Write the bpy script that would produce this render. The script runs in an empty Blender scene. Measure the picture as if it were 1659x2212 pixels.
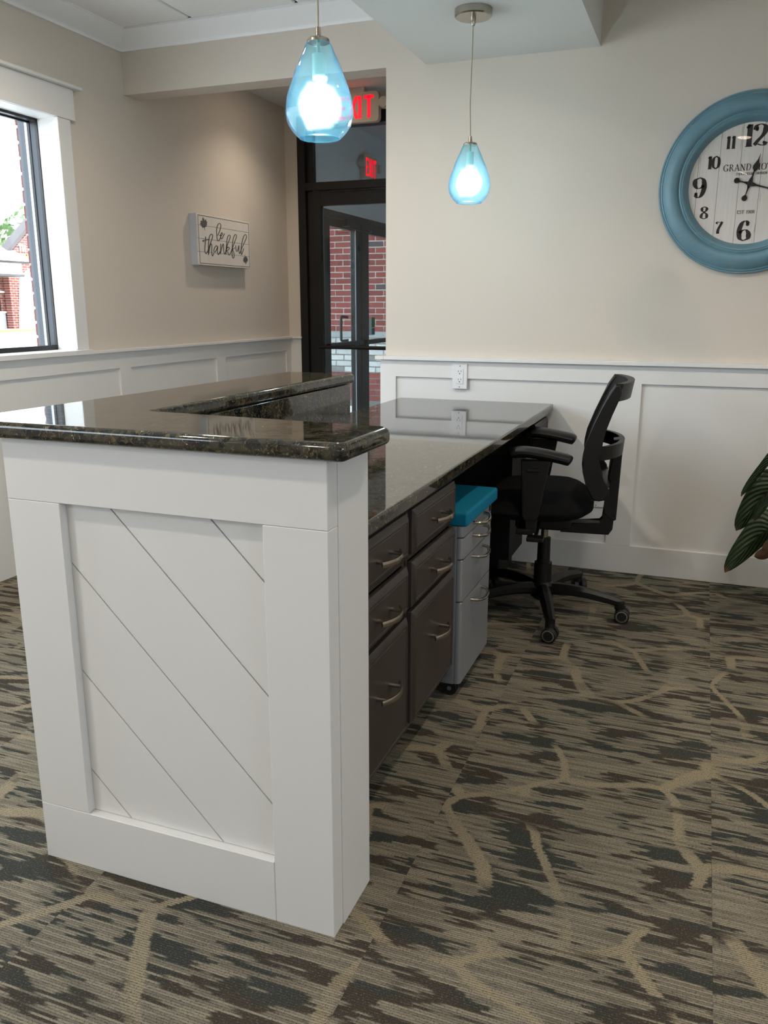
import bpy, bmesh, math, random
from mathutils import Vector, Matrix
random.seed(7)
sc = bpy.context.scene
COL = sc.collection
PI = math.pi
R = math.radians

# ------------------------------------------------------------------ camera
CAMH = 1.18
yaw, pit, rol = R(20.8004), R(14.05304), R(0.0436)
fwd = Vector((-math.sin(yaw)*math.cos(pit), math.cos(yaw)*math.cos(pit), -math.sin(pit)))
rt = Vector((math.cos(yaw), math.sin(yaw), 0)); up = rt.cross(fwd)
cr, sr = math.cos(rol), math.sin(rol)
rt2 = rt*cr+up*sr; up2 = up*cr-rt*sr
cd = bpy.data.cameras.new('camera'); cam = bpy.data.objects.new('camera', cd); COL.objects.link(cam)
cam.matrix_world = Matrix(((rt2.x, up2.x, -fwd.x, 0), (rt2.y, up2.y, -fwd.y, 0), (rt2.z, up2.z, -fwd.z, CAMH), (0, 0, 0, 1)))
cd.sensor_width = 36; cd.sensor_fit = 'AUTO'; cd.lens = 1782.13/2212*36; cd.clip_start = .02; cd.clip_end = 500
sc.camera = cam

# ------------------------------------------------------------------ sky, sun, exposure
SKY, SUN, EXPO = 4.2, 2.5, 1.03
w = bpy.data.worlds.new('sky'); sc.world = w; w.use_nodes = True
wn = w.node_tree.nodes; wl = w.node_tree.links
bg = wn['Background']; bg.inputs[0].default_value = (.77, .885, 1.0, 1); bg.inputs[1].default_value = SKY
sl = bpy.data.lights.new('sun', 'SUN'); sl.energy = SUN; sl.angle = R(1.0); sl.color = (1, .96, .9)
so = bpy.data.objects.new('sun', sl); COL.objects.link(so)
so.rotation_euler = (Vector((.62, .30, .72)).to_track_quat('Z', 'Y')).to_euler()
so.location = (8, 4, 12)
sc.view_settings.view_transform = 'Standard'; sc.view_settings.look = 'None'
sc.view_settings.gamma = 1; sc.view_settings.use_curve_mapping = False
sc.view_settings.exposure = EXPO
DOWN = 22.5      # power of each ceiling downlight
def portal(loc, rot, sx, sy):
    l = bpy.data.lights.new('window_portal', 'AREA'); l.shape = 'RECTANGLE'; l.size = sx; l.size_y = sy
    l.cycles.is_portal = True
    o = bpy.data.objects.new('window_portal', l); o.location = loc; o.rotation_euler = rot; COL.objects.link(o)

# ------------------------------------------------------------------ materials
def lin(c): return c/12.92 if c <= .04045 else ((c+.055)/1.055)**2.4
def S(r, g, b): return (lin(r/255), lin(g/255), lin(b/255), 1)
def newmat(n):
    m = bpy.data.materials.new(n); m.use_nodes = True
    return m, m.node_tree.nodes, m.node_tree.links, m.node_tree.nodes['Principled BSDF']
def mat(n, col, rough=.5, metal=0, spec=.5, bump=0, bscale=200, var=0, vscale=3, coat=0, emit=None, es=0):
    m, N, L, p = newmat(n)
    p.inputs['Base Color'].default_value = col; p.inputs['Roughness'].default_value = rough
    p.inputs['Metallic'].default_value = metal; p.inputs['Specular IOR Level'].default_value = spec
    p.inputs['Coat Weight'].default_value = coat
    if emit: p.inputs['Emission Color'].default_value = emit; p.inputs['Emission Strength'].default_value = es
    tc = N.new('ShaderNodeTexCoord')
    if bump:
        nz = N.new('ShaderNodeTexNoise'); nz.inputs['Scale'].default_value = bscale; nz.inputs['Detail'].default_value = 4
        b = N.new('ShaderNodeBump'); b.inputs['Strength'].default_value = bump; b.inputs['Distance'].default_value = .002
        L.new(tc.outputs['Object'], nz.inputs['Vector']); L.new(nz.outputs['Fac'], b.inputs['Height']); L.new(b.outputs[0], p.inputs['Normal'])
    if var:
        nz = N.new('ShaderNodeTexNoise'); nz.inputs['Scale'].default_value = vscale; nz.inputs['Detail'].default_value = 5
        mx = N.new('ShaderNodeMix'); mx.data_type = 'RGBA'
        mx.inputs[6].default_value = tuple(max(0, c*(1-var)) for c in col[:3])+(1,)
        mx.inputs[7].default_value = tuple(min(1, c*(1+var)) for c in col[:3])+(1,)
        L.new(tc.outputs['Object'], nz.inputs['Vector']); L.new(nz.outputs['Fac'], mx.inputs[0]); L.new(mx.outputs[2], p.inputs['Base Color'])
    return m
def val(N, L, op, a, b=None, c=None, clamp=False):
    n = N.new('ShaderNodeMath'); n.operation = op; n.use_clamp = clamp
    for i, x in enumerate((a, b, c)):
        if x is None: continue
        if isinstance(x, (int, float)): n.inputs[i].default_value = x
        else: L.new(x, n.inputs[i])
    return n.outputs[0]
def mixc(N, L, f, a, b):
    n = N.new('ShaderNodeMix'); n.data_type = 'RGBA'
    for i, x in ((0, f), (6, a), (7, b)):
        if isinstance(x, (int, float)): n.inputs[i].default_value = x
        elif isinstance(x, tuple): n.inputs[i].default_value = x
        else: L.new(x, n.inputs[i])
    return n.outputs[2]
def sstep(N, L, x, a, b):
    n = N.new('ShaderNodeMapRange'); n.interpolation_type = 'SMOOTHSTEP'
    L.new(x, n.inputs[0]); n.inputs[1].default_value = a; n.inputs[2].default_value = b
    return n.outputs[0]

M = {}
M['wall'] = mat('greige wall paint', S(214, 204, 193), .6, spec=.3, bump=.25, bscale=220)
M['white'] = mat('white trim paint', S(228, 227, 226), .42, spec=.35, bump=.06, bscale=120)
M['ceil'] = mat('white soffit paint', S(220, 220, 218), .8, spec=.2, bump=.2, bscale=220)
M['tile'] = mat('acoustic ceiling tile', S(245, 245, 244), .95, spec=.1, bump=.6, bscale=350)
M['crown'] = mat('trim white with painted brightness', S(246, 247, 249), .45, spec=.35)  # trim white lightened to stand in for light reaching the crown
M['tee'] = mat('ceiling grid', S(190, 190, 188), .6)
M['vest'] = mat('vestibule grey wall', S(205, 209, 212), .8)
M['black_alu'] = mat('black anodised aluminium', S(22, 21, 22), .38, spec=.4)
M['grey_alu'] = mat('grey aluminium', S(120, 125, 132), .45, metal=.3)
M['dark_alu'] = mat('dark grey aluminium', S(62, 66, 72), .45, metal=.2)
M['litedge'] = mat('pale sunlit edge', S(215, 220, 225), .5)  # pale colour that paints sunlit edges onto the dark frames
M['espresso'] = mat('espresso painted wood', S(62, 54, 50), .42, spec=.45, bump=.1, bscale=60, var=.12, vscale=8)
M['dark_in'] = mat('dark cabinet interior', S(20, 19, 18), .7)
M['nickel'] = mat('brushed nickel', S(178, 172, 162), .25, metal=1)
M['silver'] = mat('silver painted steel', S(156, 160, 166), .40, metal=.45, bump=.05, bscale=300)
M['teal'] = mat('teal fabric', S(0, 118, 152), .75, spec=.25, bump=.35, bscale=900)
M['black_pl'] = mat('black plastic', S(14, 14, 15), .42, spec=.45, bump=.1, bscale=500)
M['black_fab'] = mat('black fabric', S(13, 13, 15), .9, spec=.2, bump=.5, bscale=900)
M['black_mesh'] = mat('black mesh fabric', S(17, 18, 22), .75, spec=.3, bump=.6, bscale=1200)
M['rubber'] = mat('black rubber', S(24, 24, 25), .5)
M['ring'] = mat('grey caster ring', S(120, 114, 106), .5)
M['plate'] = mat('white outlet plastic', S(232, 232, 234), .35)
M['slot'] = mat('dark slot', S(30, 30, 32), .6)
M['ink'] = mat('dark print ink', S(38, 31, 30), .7)
M['greyink'] = mat('grey print ink', S(92, 92, 90), .8)
M['signwhite'] = mat('white washed board', S(222, 216, 210), .7, bump=.3, bscale=90, var=.06, vscale=25)
M['signside'] = mat('pale blue grey board edge', S(186, 190, 200), .7)
M['exitwhite'] = mat('exit sign housing', S(205, 192, 176), .5)
M['exitred'] = mat('exit red letters', S(255, 20, 40), .5, emit=S(255, 12, 40), es=.55)
M['mortar'] = mat('pale mortar', S(196, 188, 180), .9, bump=.6, bscale=150)
M['greymortar'] = mat('grey mortar', S(128, 125, 120), .9, bump=.6, bscale=150)
M['stone'] = mat('grey cast stone', S(170, 172, 172), .85, bump=.5, bscale=90, var=.15, vscale=30)
M['ground'] = mat('pale concrete ground', S(205, 203, 198), .9, var=.08, vscale=.4)
M['grass'] = mat('grass', S(120, 150, 70), .9, var=.3, vscale=5)
M['roof'] = mat('light roof', S(200, 200, 205), .8)
M['fascia'] = mat('taupe fascia', S(74, 66, 65), .7)
M['extwhite'] = mat('painted white masonry', S(238, 234, 228), .8, bump=.3, bscale=20)
M['darkglass'] = mat('dark window glass', S(22, 32, 36), .1, spec=.6)
M['bark'] = mat('tree bark', S(98, 88, 76), .9)
M['foliage'] = mat('pale foliage', S(78, 104, 56), .8, var=.35, vscale=2)
M['pot'] = mat('glazed dark pot', S(52, 50, 55), .35)
M['soil'] = mat('soil', S(45, 34, 26), .95, bump=.8, bscale=80)
M['stem'] = mat('green stem', S(52, 74, 40), .6)
M['brownleaf'] = mat('dry brown leaf', S(92, 66, 50), .8, var=.3, vscale=40)
M['stk_green'] = mat('green notice', S(40, 110, 70), .5)
M['stk_white'] = mat('white notice', S(215, 225, 235), .5)
M['stk_blue'] = mat('blue notice', S(40, 90, 110), .5)
M['yellow'] = mat('yellow sign letters', S(226, 206, 90), .6)

def brickmat(n, c1, c2, dark, white=0):
    m, N, L, p = newmat(n)
    oi = N.new('ShaderNodeObjectInfo'); tc = N.new('ShaderNodeTexCoord')
    nz = N.new('ShaderNodeTexNoise'); nz.inputs['Scale'].default_value = 45; nz.inputs['Detail'].default_value = 6
    L.new(tc.outputs['Object'], nz.inputs['Vector'])
    a = mixc(N, L, oi.outputs['Random'], c1, c2)
    d = val(N, L, 'GREATER_THAN', oi.outputs['Random'], .975)
    b = mixc(N, L, d, a, dark)
    f = val(N, L, 'MULTIPLY', sstep(N, L, nz.outputs['Fac'], .45, .75), .35 if not white else .7)
    c = mixc(N, L, f, b, tuple(x*.55 for x in c1[:3])+(1,))
    L.new(c, p.inputs['Base Color']); p.inputs['Roughness'].default_value = .9
    bm_ = N.new('ShaderNodeBump'); bm_.inputs['Strength'].default_value = .6; bm_.inputs['Distance'].default_value = .004
    L.new(nz.outputs['Fac'], bm_.inputs['Height']); L.new(bm_.outputs[0], p.inputs['Normal'])
    return m
M['brick'] = brickmat('red brick', S(158, 76, 68), S(132, 62, 56), S(92, 80, 82))
M['shadebrick'] = brickmat('red brick darkened as shade', S(112, 50, 44), S(96, 42, 38), S(70, 40, 40))  # same brick darkened, shade put into its colour
M['paintbrick'] = brickmat('whitewashed brick', S(228, 228, 224), S(205, 205, 202), S(140, 138, 134), 1)

def facade(n):      # far-away brickwork, courses too fine to pick apart
    m, N, L, p = newmat(n)
    tc = N.new('ShaderNodeTexCoord'); mp = N.new('ShaderNodeMapping'); mp.inputs['Rotation'].default_value = (R(90), 0, R(90))
    bt = N.new('ShaderNodeTexBrick'); bt.inputs['Scale'].default_value = 1
    bt.inputs['Brick Width'].default_value = .4; bt.inputs['Row Height'].default_value = .135; bt.inputs['Mortar Size'].default_value = .015
    bt.inputs['Color1'].default_value = S(140, 70, 60); bt.inputs['Color2'].default_value = S(118, 58, 50); bt.inputs['Mortar'].default_value = S(170, 158, 148)
    sx = N.new('ShaderNodeSeparateXYZ'); cb = N.new('ShaderNodeCombineXYZ')
    L.new(tc.outputs['Object'], sx.inputs[0]); L.new(sx.outputs[1], cb.inputs[0]); L.new(sx.outputs[2], cb.inputs[1])
    L.new(cb.outputs[0], bt.inputs['Vector']); L.new(bt.outputs['Color'], p.inputs['Base Color']); p.inputs['Roughness'].default_value = .9
    return m
M['facade'] = facade('far red brickwork')

def schlick(N, L, nrm=None, f0=.04):     # same on both faces of a thin pane
    lw = N.new('ShaderNodeLayerWeight'); lw.inputs[0].default_value = .5
    if nrm is not None: L.new(nrm, lw.inputs['Normal'])
    return val(N, L, 'ADD', f0, val(N, L, 'MULTIPLY', 1-f0, val(N, L, 'POWER', lw.outputs['Facing'], 5)))
def glassmat(n, tint=(1, 1, 1, 1), refl=1.0, rough=0.0):
    m, N, L, p = newmat(n); N.remove(p)
    out = [x for x in N if x.type == 'OUTPUT_MATERIAL'][0]
    t = N.new('ShaderNodeBsdfTransparent'); t.inputs[0].default_value = tint
    g = N.new('ShaderNodeBsdfGlossy'); g.inputs['Roughness'].default_value = rough
    f = val(N, L, 'MULTIPLY', schlick(N, L), refl, clamp=True)
    mx = N.new('ShaderNodeMixShader'); L.new(f, mx.inputs[0]); L.new(t.outputs[0], mx.inputs[1]); L.new(g.outputs[0], mx.inputs[2])
    L.new(mx.outputs[0], out.inputs[0]); return m
M['glass'] = glassmat('clear window glass', (.90, .91, .91, 1))
M['dimglass'] = glassmat('door glass dimming the outdoors', (.78, .80, .80, 1))  # grey tint added to dim the brightness outdoors
M['clockglass'] = glassmat('clock glass', refl=.6)

def shademat():
    m, N, L, p = newmat('hammered blue glass'); N.remove(p)
    out = [x for x in N if x.type == 'OUTPUT_MATERIAL'][0]
    tc = N.new('ShaderNodeTexCoord'); vo = N.new('ShaderNodeTexVoronoi'); vo.feature = 'SMOOTH_F1'; vo.inputs['Scale'].default_value = 26
    L.new(tc.outputs['Object'], vo.inputs['Vector'])
    b = N.new('ShaderNodeBump'); b.inputs['Strength'].default_value = .55; b.inputs['Distance'].default_value = .012
    L.new(vo.outputs['Distance'], b.inputs['Height'])
    lw = N.new('ShaderNodeLayerWeight'); lw.inputs[0].default_value = .45; L.new(b.outputs[0], lw.inputs['Normal'])
    c = mixc(N, L, sstep(N, L, lw.outputs['Facing'], .30, .98), (.72, .93, .96, 1), (.07, .45, .76, 1))
    t = N.new('ShaderNodeBsdfTransparent'); L.new(c, t.inputs[0])
    tr = N.new('ShaderNodeBsdfTranslucent'); tr.inputs[0].default_value = (.45, .82, .98, 1)
    df = N.new('ShaderNodeBsdfDiffuse'); df.inputs[0].default_value = (.12, .55, .80, 1)
    g = N.new('ShaderNodeBsdfGlossy'); g.inputs['Roughness'].default_value = .04; L.new(b.outputs[0], g.inputs['Normal'])
    rf = N.new('ShaderNodeBsdfRefraction'); rf.inputs['IOR'].default_value = 1.03; rf.inputs['Roughness'].default_value = .5; L.new(c, rf.inputs[0])
    m0 = N.new('ShaderNodeMixShader'); m0.inputs[0].default_value = .12; L.new(t.outputs[0], m0.inputs[1]); L.new(rf.outputs[0], m0.inputs[2])
    m1 = N.new('ShaderNodeMixShader'); m1.inputs[0].default_value = .025; L.new(m0.outputs[0], m1.inputs[1]); L.new(tr.outputs[0], m1.inputs[2])
    m2 = N.new('ShaderNodeMixShader'); m2.inputs[0].default_value = .035; L.new(m1.outputs[0], m2.inputs[1]); L.new(df.outputs[0], m2.inputs[2])
    m3 = N.new('ShaderNodeMixShader'); L.new(val(N, L, 'MULTIPLY', schlick(N, L, b.outputs[0]), .9), m3.inputs[0]); L.new(m2.outputs[0], m3.inputs[1]); L.new(g.outputs[0], m3.inputs[2])
    L.new(m3.outputs[0], out.inputs[0]); return m
M['shade'] = shademat()
def emitmat(n, col, s):
    m, N, L, p = newmat(n); N.remove(p)
    out = [x for x in N if x.type == 'OUTPUT_MATERIAL'][0]
    e = N.new('ShaderNodeEmission'); e.inputs[0].default_value = col; e.inputs[1].default_value = s; L.new(e.outputs[0], out.inputs[0]); return m
def bulbhalomat():  # glow fades towards the sphere edge, painting a halo around the lamp
    m, N, L, p = newmat('lamp glow with painted halo'); N.remove(p)
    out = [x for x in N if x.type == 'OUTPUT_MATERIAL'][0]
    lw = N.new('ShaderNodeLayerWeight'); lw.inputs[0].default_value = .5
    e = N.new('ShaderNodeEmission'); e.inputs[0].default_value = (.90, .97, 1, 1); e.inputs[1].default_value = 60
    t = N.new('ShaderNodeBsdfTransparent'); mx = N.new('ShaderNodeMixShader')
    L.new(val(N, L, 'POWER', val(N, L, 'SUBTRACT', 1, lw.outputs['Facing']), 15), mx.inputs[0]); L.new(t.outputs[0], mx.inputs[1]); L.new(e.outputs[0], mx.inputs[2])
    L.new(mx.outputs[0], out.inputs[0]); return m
M['bulb_halo'] = bulbhalomat()
M['downlens'] = emitmat('glowing downlight lens', (1, .84, .62, 1), 14)
M['cord'] = mat('clear cord', S(176, 168, 150), .35)
M['socket'] = mat('pale socket', S(150, 178, 170), .5)

def granitemat():
    m, N, L, p = newmat('polished dark granite')
    g = N.new('ShaderNodeNewGeometry')
    def noise(s, d, dist=0, off=0, rough=.6):
        n = N.new('ShaderNodeTexNoise'); n.inputs['Scale'].default_value = s; n.inputs['Detail'].default_value = d; n.inputs['Distortion'].default_value = dist; n.inputs['Roughness'].default_value = rough
        a = N.new('ShaderNodeVectorMath'); a.operation = 'ADD'; a.inputs[1].default_value = (off, off*.7, off*.3)
        L.new(g.outputs['Position'], a.inputs[0]); L.new(a.outputs[0], n.inputs['Vector']); return n.outputs['Fac']
    dark = (.006, .007, .007, 1)
    c = mixc(N, L, sstep(N, L, noise(28, 6, 1.2), .38, .60), dark, (.050, .046, .032, 1))
    c = mixc(N, L, sstep(N, L, noise(70, 5, 1.5, 3), .52, .66), c, (.13, .098, .050, 1))
    c = mixc(N, L, sstep(N, L, noise(60, 4, .8, 9), .62, .72), c, (.020, .026, .034, 1))
    c = mixc(N, L, sstep(N, L, noise(75, 8, 2.5, 14, .75), .60, .66), c, (.60, .54, .42, 1))
    L.new(c, p.inputs['Base Color']); p.inputs['Roughness'].default_value = .045; p.inputs['IOR'].default_value = 1.65
    b = N.new('ShaderNodeBump'); b.inputs['Strength'].default_value = .01; b.inputs['Distance'].default_value = .0005
    L.new(noise(40, 2, 0, 5), b.inputs['Height']); L.new(b.outputs[0], p.inputs['Normal'])
    return m
M['granite'] = granitemat()

def carpetmat():
    m, N, L, p = newmat('striped loop carpet')
    g = N.new('ShaderNodeNewGeometry'); oi = N.new('ShaderNodeObjectInfo')
    off = N.new('ShaderNodeVectorMath'); off.operation = 'SCALE'; off.inputs[0].default_value = (7.3, 5.1, 0); L.new(oi.outputs['Random'], off.inputs['Scale'])
    gp_ = N.new('ShaderNodeSeparateXYZ'); L.new(g.outputs['Position'], gp_.inputs[0])
    ps = N.new('ShaderNodeVectorMath'); ps.operation = 'ADD'; L.new(g.outputs['Position'], ps.inputs[0]); L.new(off.outputs[0], ps.inputs[1])
    sx = N.new('ShaderNodeSeparateXYZ'); L.new(ps.outputs[0], sx.inputs[0])
    X, Y = sx.outputs[0], sx.outputs[1]
    row = .0052
    yr = val(N, L, 'FLOOR', val(N, L, 'DIVIDE', Y, row))          # one tuft row
    wn_ = N.new('ShaderNodeTexWhiteNoise'); wn_.noise_dimensions = '1D'; L.new(yr, wn_.inputs['W'])
    jit = val(N, L, 'MULTIPLY', wn_.outputs['Value'], .018)
    def nz(xs, ys, off_, d=2, jx=True):
        c = N.new('ShaderNodeCombineXYZ')
        xx = val(N, L, 'ADD', X, jit) if jx else X
        L.new(val(N, L, 'MULTIPLY', xx, xs), c.inputs[0])
        L.new(val(N, L, 'MULTIPLY', val(N, L, 'MULTIPLY', yr, row), ys), c.inputs[1]); c.inputs[2].default_value = off_
        n = N.new('ShaderNodeTexNoise'); n.inputs['Scale'].default_value = 1; n.inputs['Detail'].default_value = d; L.new(c.outputs[0], n.inputs['Vector']); return n.outputs['Fac']
    dash = nz(7.0, 80, 0, 1); patch = nz(6.0, 22, 5, 1)
    s = val(N, L, 'ADD', val(N, L, 'ADD', val(N, L, 'MULTIPLY', dash, .42), val(N, L, 'MULTIPLY', patch, .58)), val(N, L, 'MULTIPLY', nz(3.2, 8, 31, 1), .30))
    darkm = sstep(N, L, s, .660, .690)
    mid = sstep(N, L, nz(4, 120, 9, 1), .42, .58)
    hue = sstep(N, L, nz(3.5, 9, 13, 1), .44, .56)
    # pale veins: warped cell edges
    vc = N.new('ShaderNodeCombineXYZ'); L.new(val(N, L, 'ADD', gp_.outputs[0], val(N, L, 'MULTIPLY', jit, .35)), vc.inputs[0]); L.new(val(N, L, 'MULTIPLY', val(N, L, 'FLOOR', val(N, L, 'DIVIDE', gp_.outputs[1], row)), row), vc.inputs[1])
    wz = N.new('ShaderNodeTexNoise'); wz.inputs['Scale'].default_value = 2.2; wz.inputs['Detail'].default_value = 1; L.new(vc.outputs[0], wz.inputs['Vector'])
    wv = N.new('ShaderNodeVectorMath'); wv.operation = 'SCALE'; wv.inputs['Scale'].default_value = .30; L.new(wz.outputs['Color'], wv.inputs[0])
    wa = N.new('ShaderNodeVectorMath'); wa.operation = 'ADD'; L.new(vc.outputs[0], wa.inputs[0]); L.new(wv.outputs[0], wa.inputs[1])
    vo = N.new('ShaderNodeTexVoronoi'); vo.voronoi_dimensions = '2D'; vo.feature = 'DISTANCE_TO_EDGE'; vo.inputs['Scale'].default_value = 2.9; L.new(wa.outputs[0], vo.inputs['Vector'])
    vein = val(N, L, 'SUBTRACT', 1, sstep(N, L, vo.outputs['Distance'], .029, .046))
    brk = sstep(N, L, nz(4.2, 5, 21, 1), .42, .54)
    vein = val(N, L, 'MULTIPLY', vein, brk)
    lightc = mixc(N, L, mid, (.285, .255, .195, 1), (.185, .168, .132, 1))
    darkc = mixc(N, L, hue, (.046, .052, .048, 1), (.060, .050, .040, 1))
    c = mixc(N, L, darkm, lightc, darkc)
    c = mixc(N, L, val(N, L, 'MULTIPLY', vein, .95), c, (.340, .290, .200, 1))
    # rib grooves and yarn speckle
    yn = N.new('ShaderNodeTexNoise'); yn.inputs['Scale'].default_value = 260; yn.inputs['Detail'].default_value = 2; L.new(ps.outputs[0], yn.inputs['Vector'])
    c = mixc(N, L, val(N, L, 'MULTIPLY', sstep(N, L, yn.outputs['Fac'], .52, .72), .32), c, (.30, .265, .20, 1))
    c = mixc(N, L, val(N, L, 'MULTIPLY', sstep(N, L, yn.outputs['Fac'], .48, .30), .6), c, (.05, .046, .038, 1))
    fr = val(N, L, 'FRACT', val(N, L, 'DIVIDE', Y, row))
    rib = val(N, L, 'ABSOLUTE', val(N, L, 'SUBTRACT', fr, .5))
    sp = N.new('ShaderNodeTexNoise'); sp.inputs['Scale'].default_value = 420; sp.inputs['Detail'].default_value = 1; L.new(ps.outputs[0], sp.inputs['Vector'])
    gr = sstep(N, L, val(N, L, 'ADD', rib, val(N, L, 'MULTIPLY', val(N, L, 'SUBTRACT', sp.outputs['Fac'], .5), .7)), .28, .50)
    c = mixc(N, L, val(N, L, 'MULTIPLY', gr, .62), c, (.030, .027, .022, 1))
    L.new(c, p.inputs['Base Color']); p.inputs['Roughness'].default_value = .95; p.inputs['Specular IOR Level'].default_value = .1
    h = val(N, L, 'ADD', val(N, L, 'SUBTRACT', .5, rib), val(N, L, 'MULTIPLY', sp.outputs['Fac'], .8))
    b = N.new('ShaderNodeBump'); b.inputs['Strength'].default_value = .6; b.inputs['Distance'].default_value = .003
    L.new(h, b.inputs['Height']); L.new(b.outputs[0], p.inputs['Normal'])
    return m
M['carpet'] = carpetmat()

def clockpaint():
    m, N, L, p = newmat('distressed blue paint')
    tc = N.new('ShaderNodeTexCoord')
    n1 = N.new('ShaderNodeTexNoise'); n1.inputs['Scale'].default_value = 6; n1.inputs['Detail'].default_value = 8
    mp = N.new('ShaderNodeMapping'); mp.inputs['Scale'].default_value = (6, 6, 40); L.new(tc.outputs['Object'], mp.inputs[0])
    n2 = N.new('ShaderNodeTexNoise'); n2.inputs['Scale'].default_value = 3; n2.inputs['Detail'].default_value = 8; L.new(mp.outputs[0], n2.inputs['Vector'])
    L.new(tc.outputs['Object'], n1.inputs['Vector'])
    c = mixc(N, L, n1.outputs['Fac'], S(88, 126, 143), S(122, 158, 172))
    c = mixc(N, L, val(N, L, 'MULTIPLY', sstep(N, L, n2.outputs['Fac'], .62, .75), .6), c, S(170, 160, 130))
    L.new(c, p.inputs['Base Color']); p.inputs['Roughness'].default_value = .42
    return m
M['clock'] = clockpaint()
def clockface():
    m, N, L, p = newmat('whitewashed plank print')
    tc = N.new('ShaderNodeTexCoord'); sx = N.new('ShaderNodeSeparateXYZ'); L.new(tc.outputs['Object'], sx.inputs[0])
    fr = val(N, L, 'FRACT', val(N, L, 'DIVIDE', val(N, L, 'ADD', sx.outputs[0], 2.004), .077))
    line = val(N, L, 'SUBTRACT', 1, sstep(N, L, val(N, L, 'ABSOLUTE', val(N, L, 'SUBTRACT', fr, .5)), .006, .014))
    mp = N.new('ShaderNodeMapping'); mp.inputs['Scale'].default_value = (60, 1, 4); L.new(tc.outputs['Object'], mp.inputs[0])
    n = N.new('ShaderNodeTexNoise'); n.inputs['Scale'].default_value = 2; n.inputs['Detail'].default_value = 9; L.new(mp.outputs[0], n.inputs['Vector'])
    c = mixc(N, L, n.outputs['Fac'], S(214, 206, 200), S(238, 230, 226))
    near = sstep(N, L, val(N, L, 'ABSOLUTE', val(N, L, 'SUBTRACT', fr, .5)), .16, .0)
    c = mixc(N, L, val(N, L, 'MULTIPLY', val(N, L, 'MULTIPLY', sstep(N, L, n.outputs['Fac'], .60, .66), near), .7), c, S(120, 105, 98))
    c = mixc(N, L, val(N, L, 'MULTIPLY', line, .85), c, S(70, 62, 60))
    L.new(c, p.inputs['Base Color']); p.inputs['Roughness'].default_value = .6
    return m
M['face'] = clockface()
def leafmat():
    m, N, L, p = newmat('glossy dark green leaf')
    uv = N.new('ShaderNodeUVMap'); sx = N.new('ShaderNodeSeparateXYZ'); L.new(uv.outputs[0], sx.inputs[0])
    a = val(N, L, 'ABSOLUTE', val(N, L, 'SUBTRACT', sx.outputs[1], .5))
    ph = val(N, L, 'SUBTRACT', val(N, L, 'MULTIPLY', sx.outputs[0], 60), val(N, L, 'MULTIPLY', a, 42))
    v = sstep(N, L, val(N, L, 'SINE', ph), -.2, .9)
    c = mixc(N, L, v, S(30, 46, 28), S(54, 76, 40))
    c = mixc(N, L, val(N, L, 'SUBTRACT', 1, sstep(N, L, a, .0, .035)), c, S(34, 46, 30))
    c = mixc(N, L, sstep(N, L, sx.outputs[0], .93, .99), c, S(110, 72, 48))
    L.new(c, p.inputs['Base Color']); p.inputs['Roughness'].default_value = .38
    b = N.new('ShaderNodeBump'); b.inputs['Strength'].default_value = .5; b.inputs['Distance'].default_value = .003; L.new(val(N, L, 'SINE', ph), b.inputs['Height']); L.new(b.outputs[0], p.inputs['Normal'])
    return m
M['leaf'] = leafmat()

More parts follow.
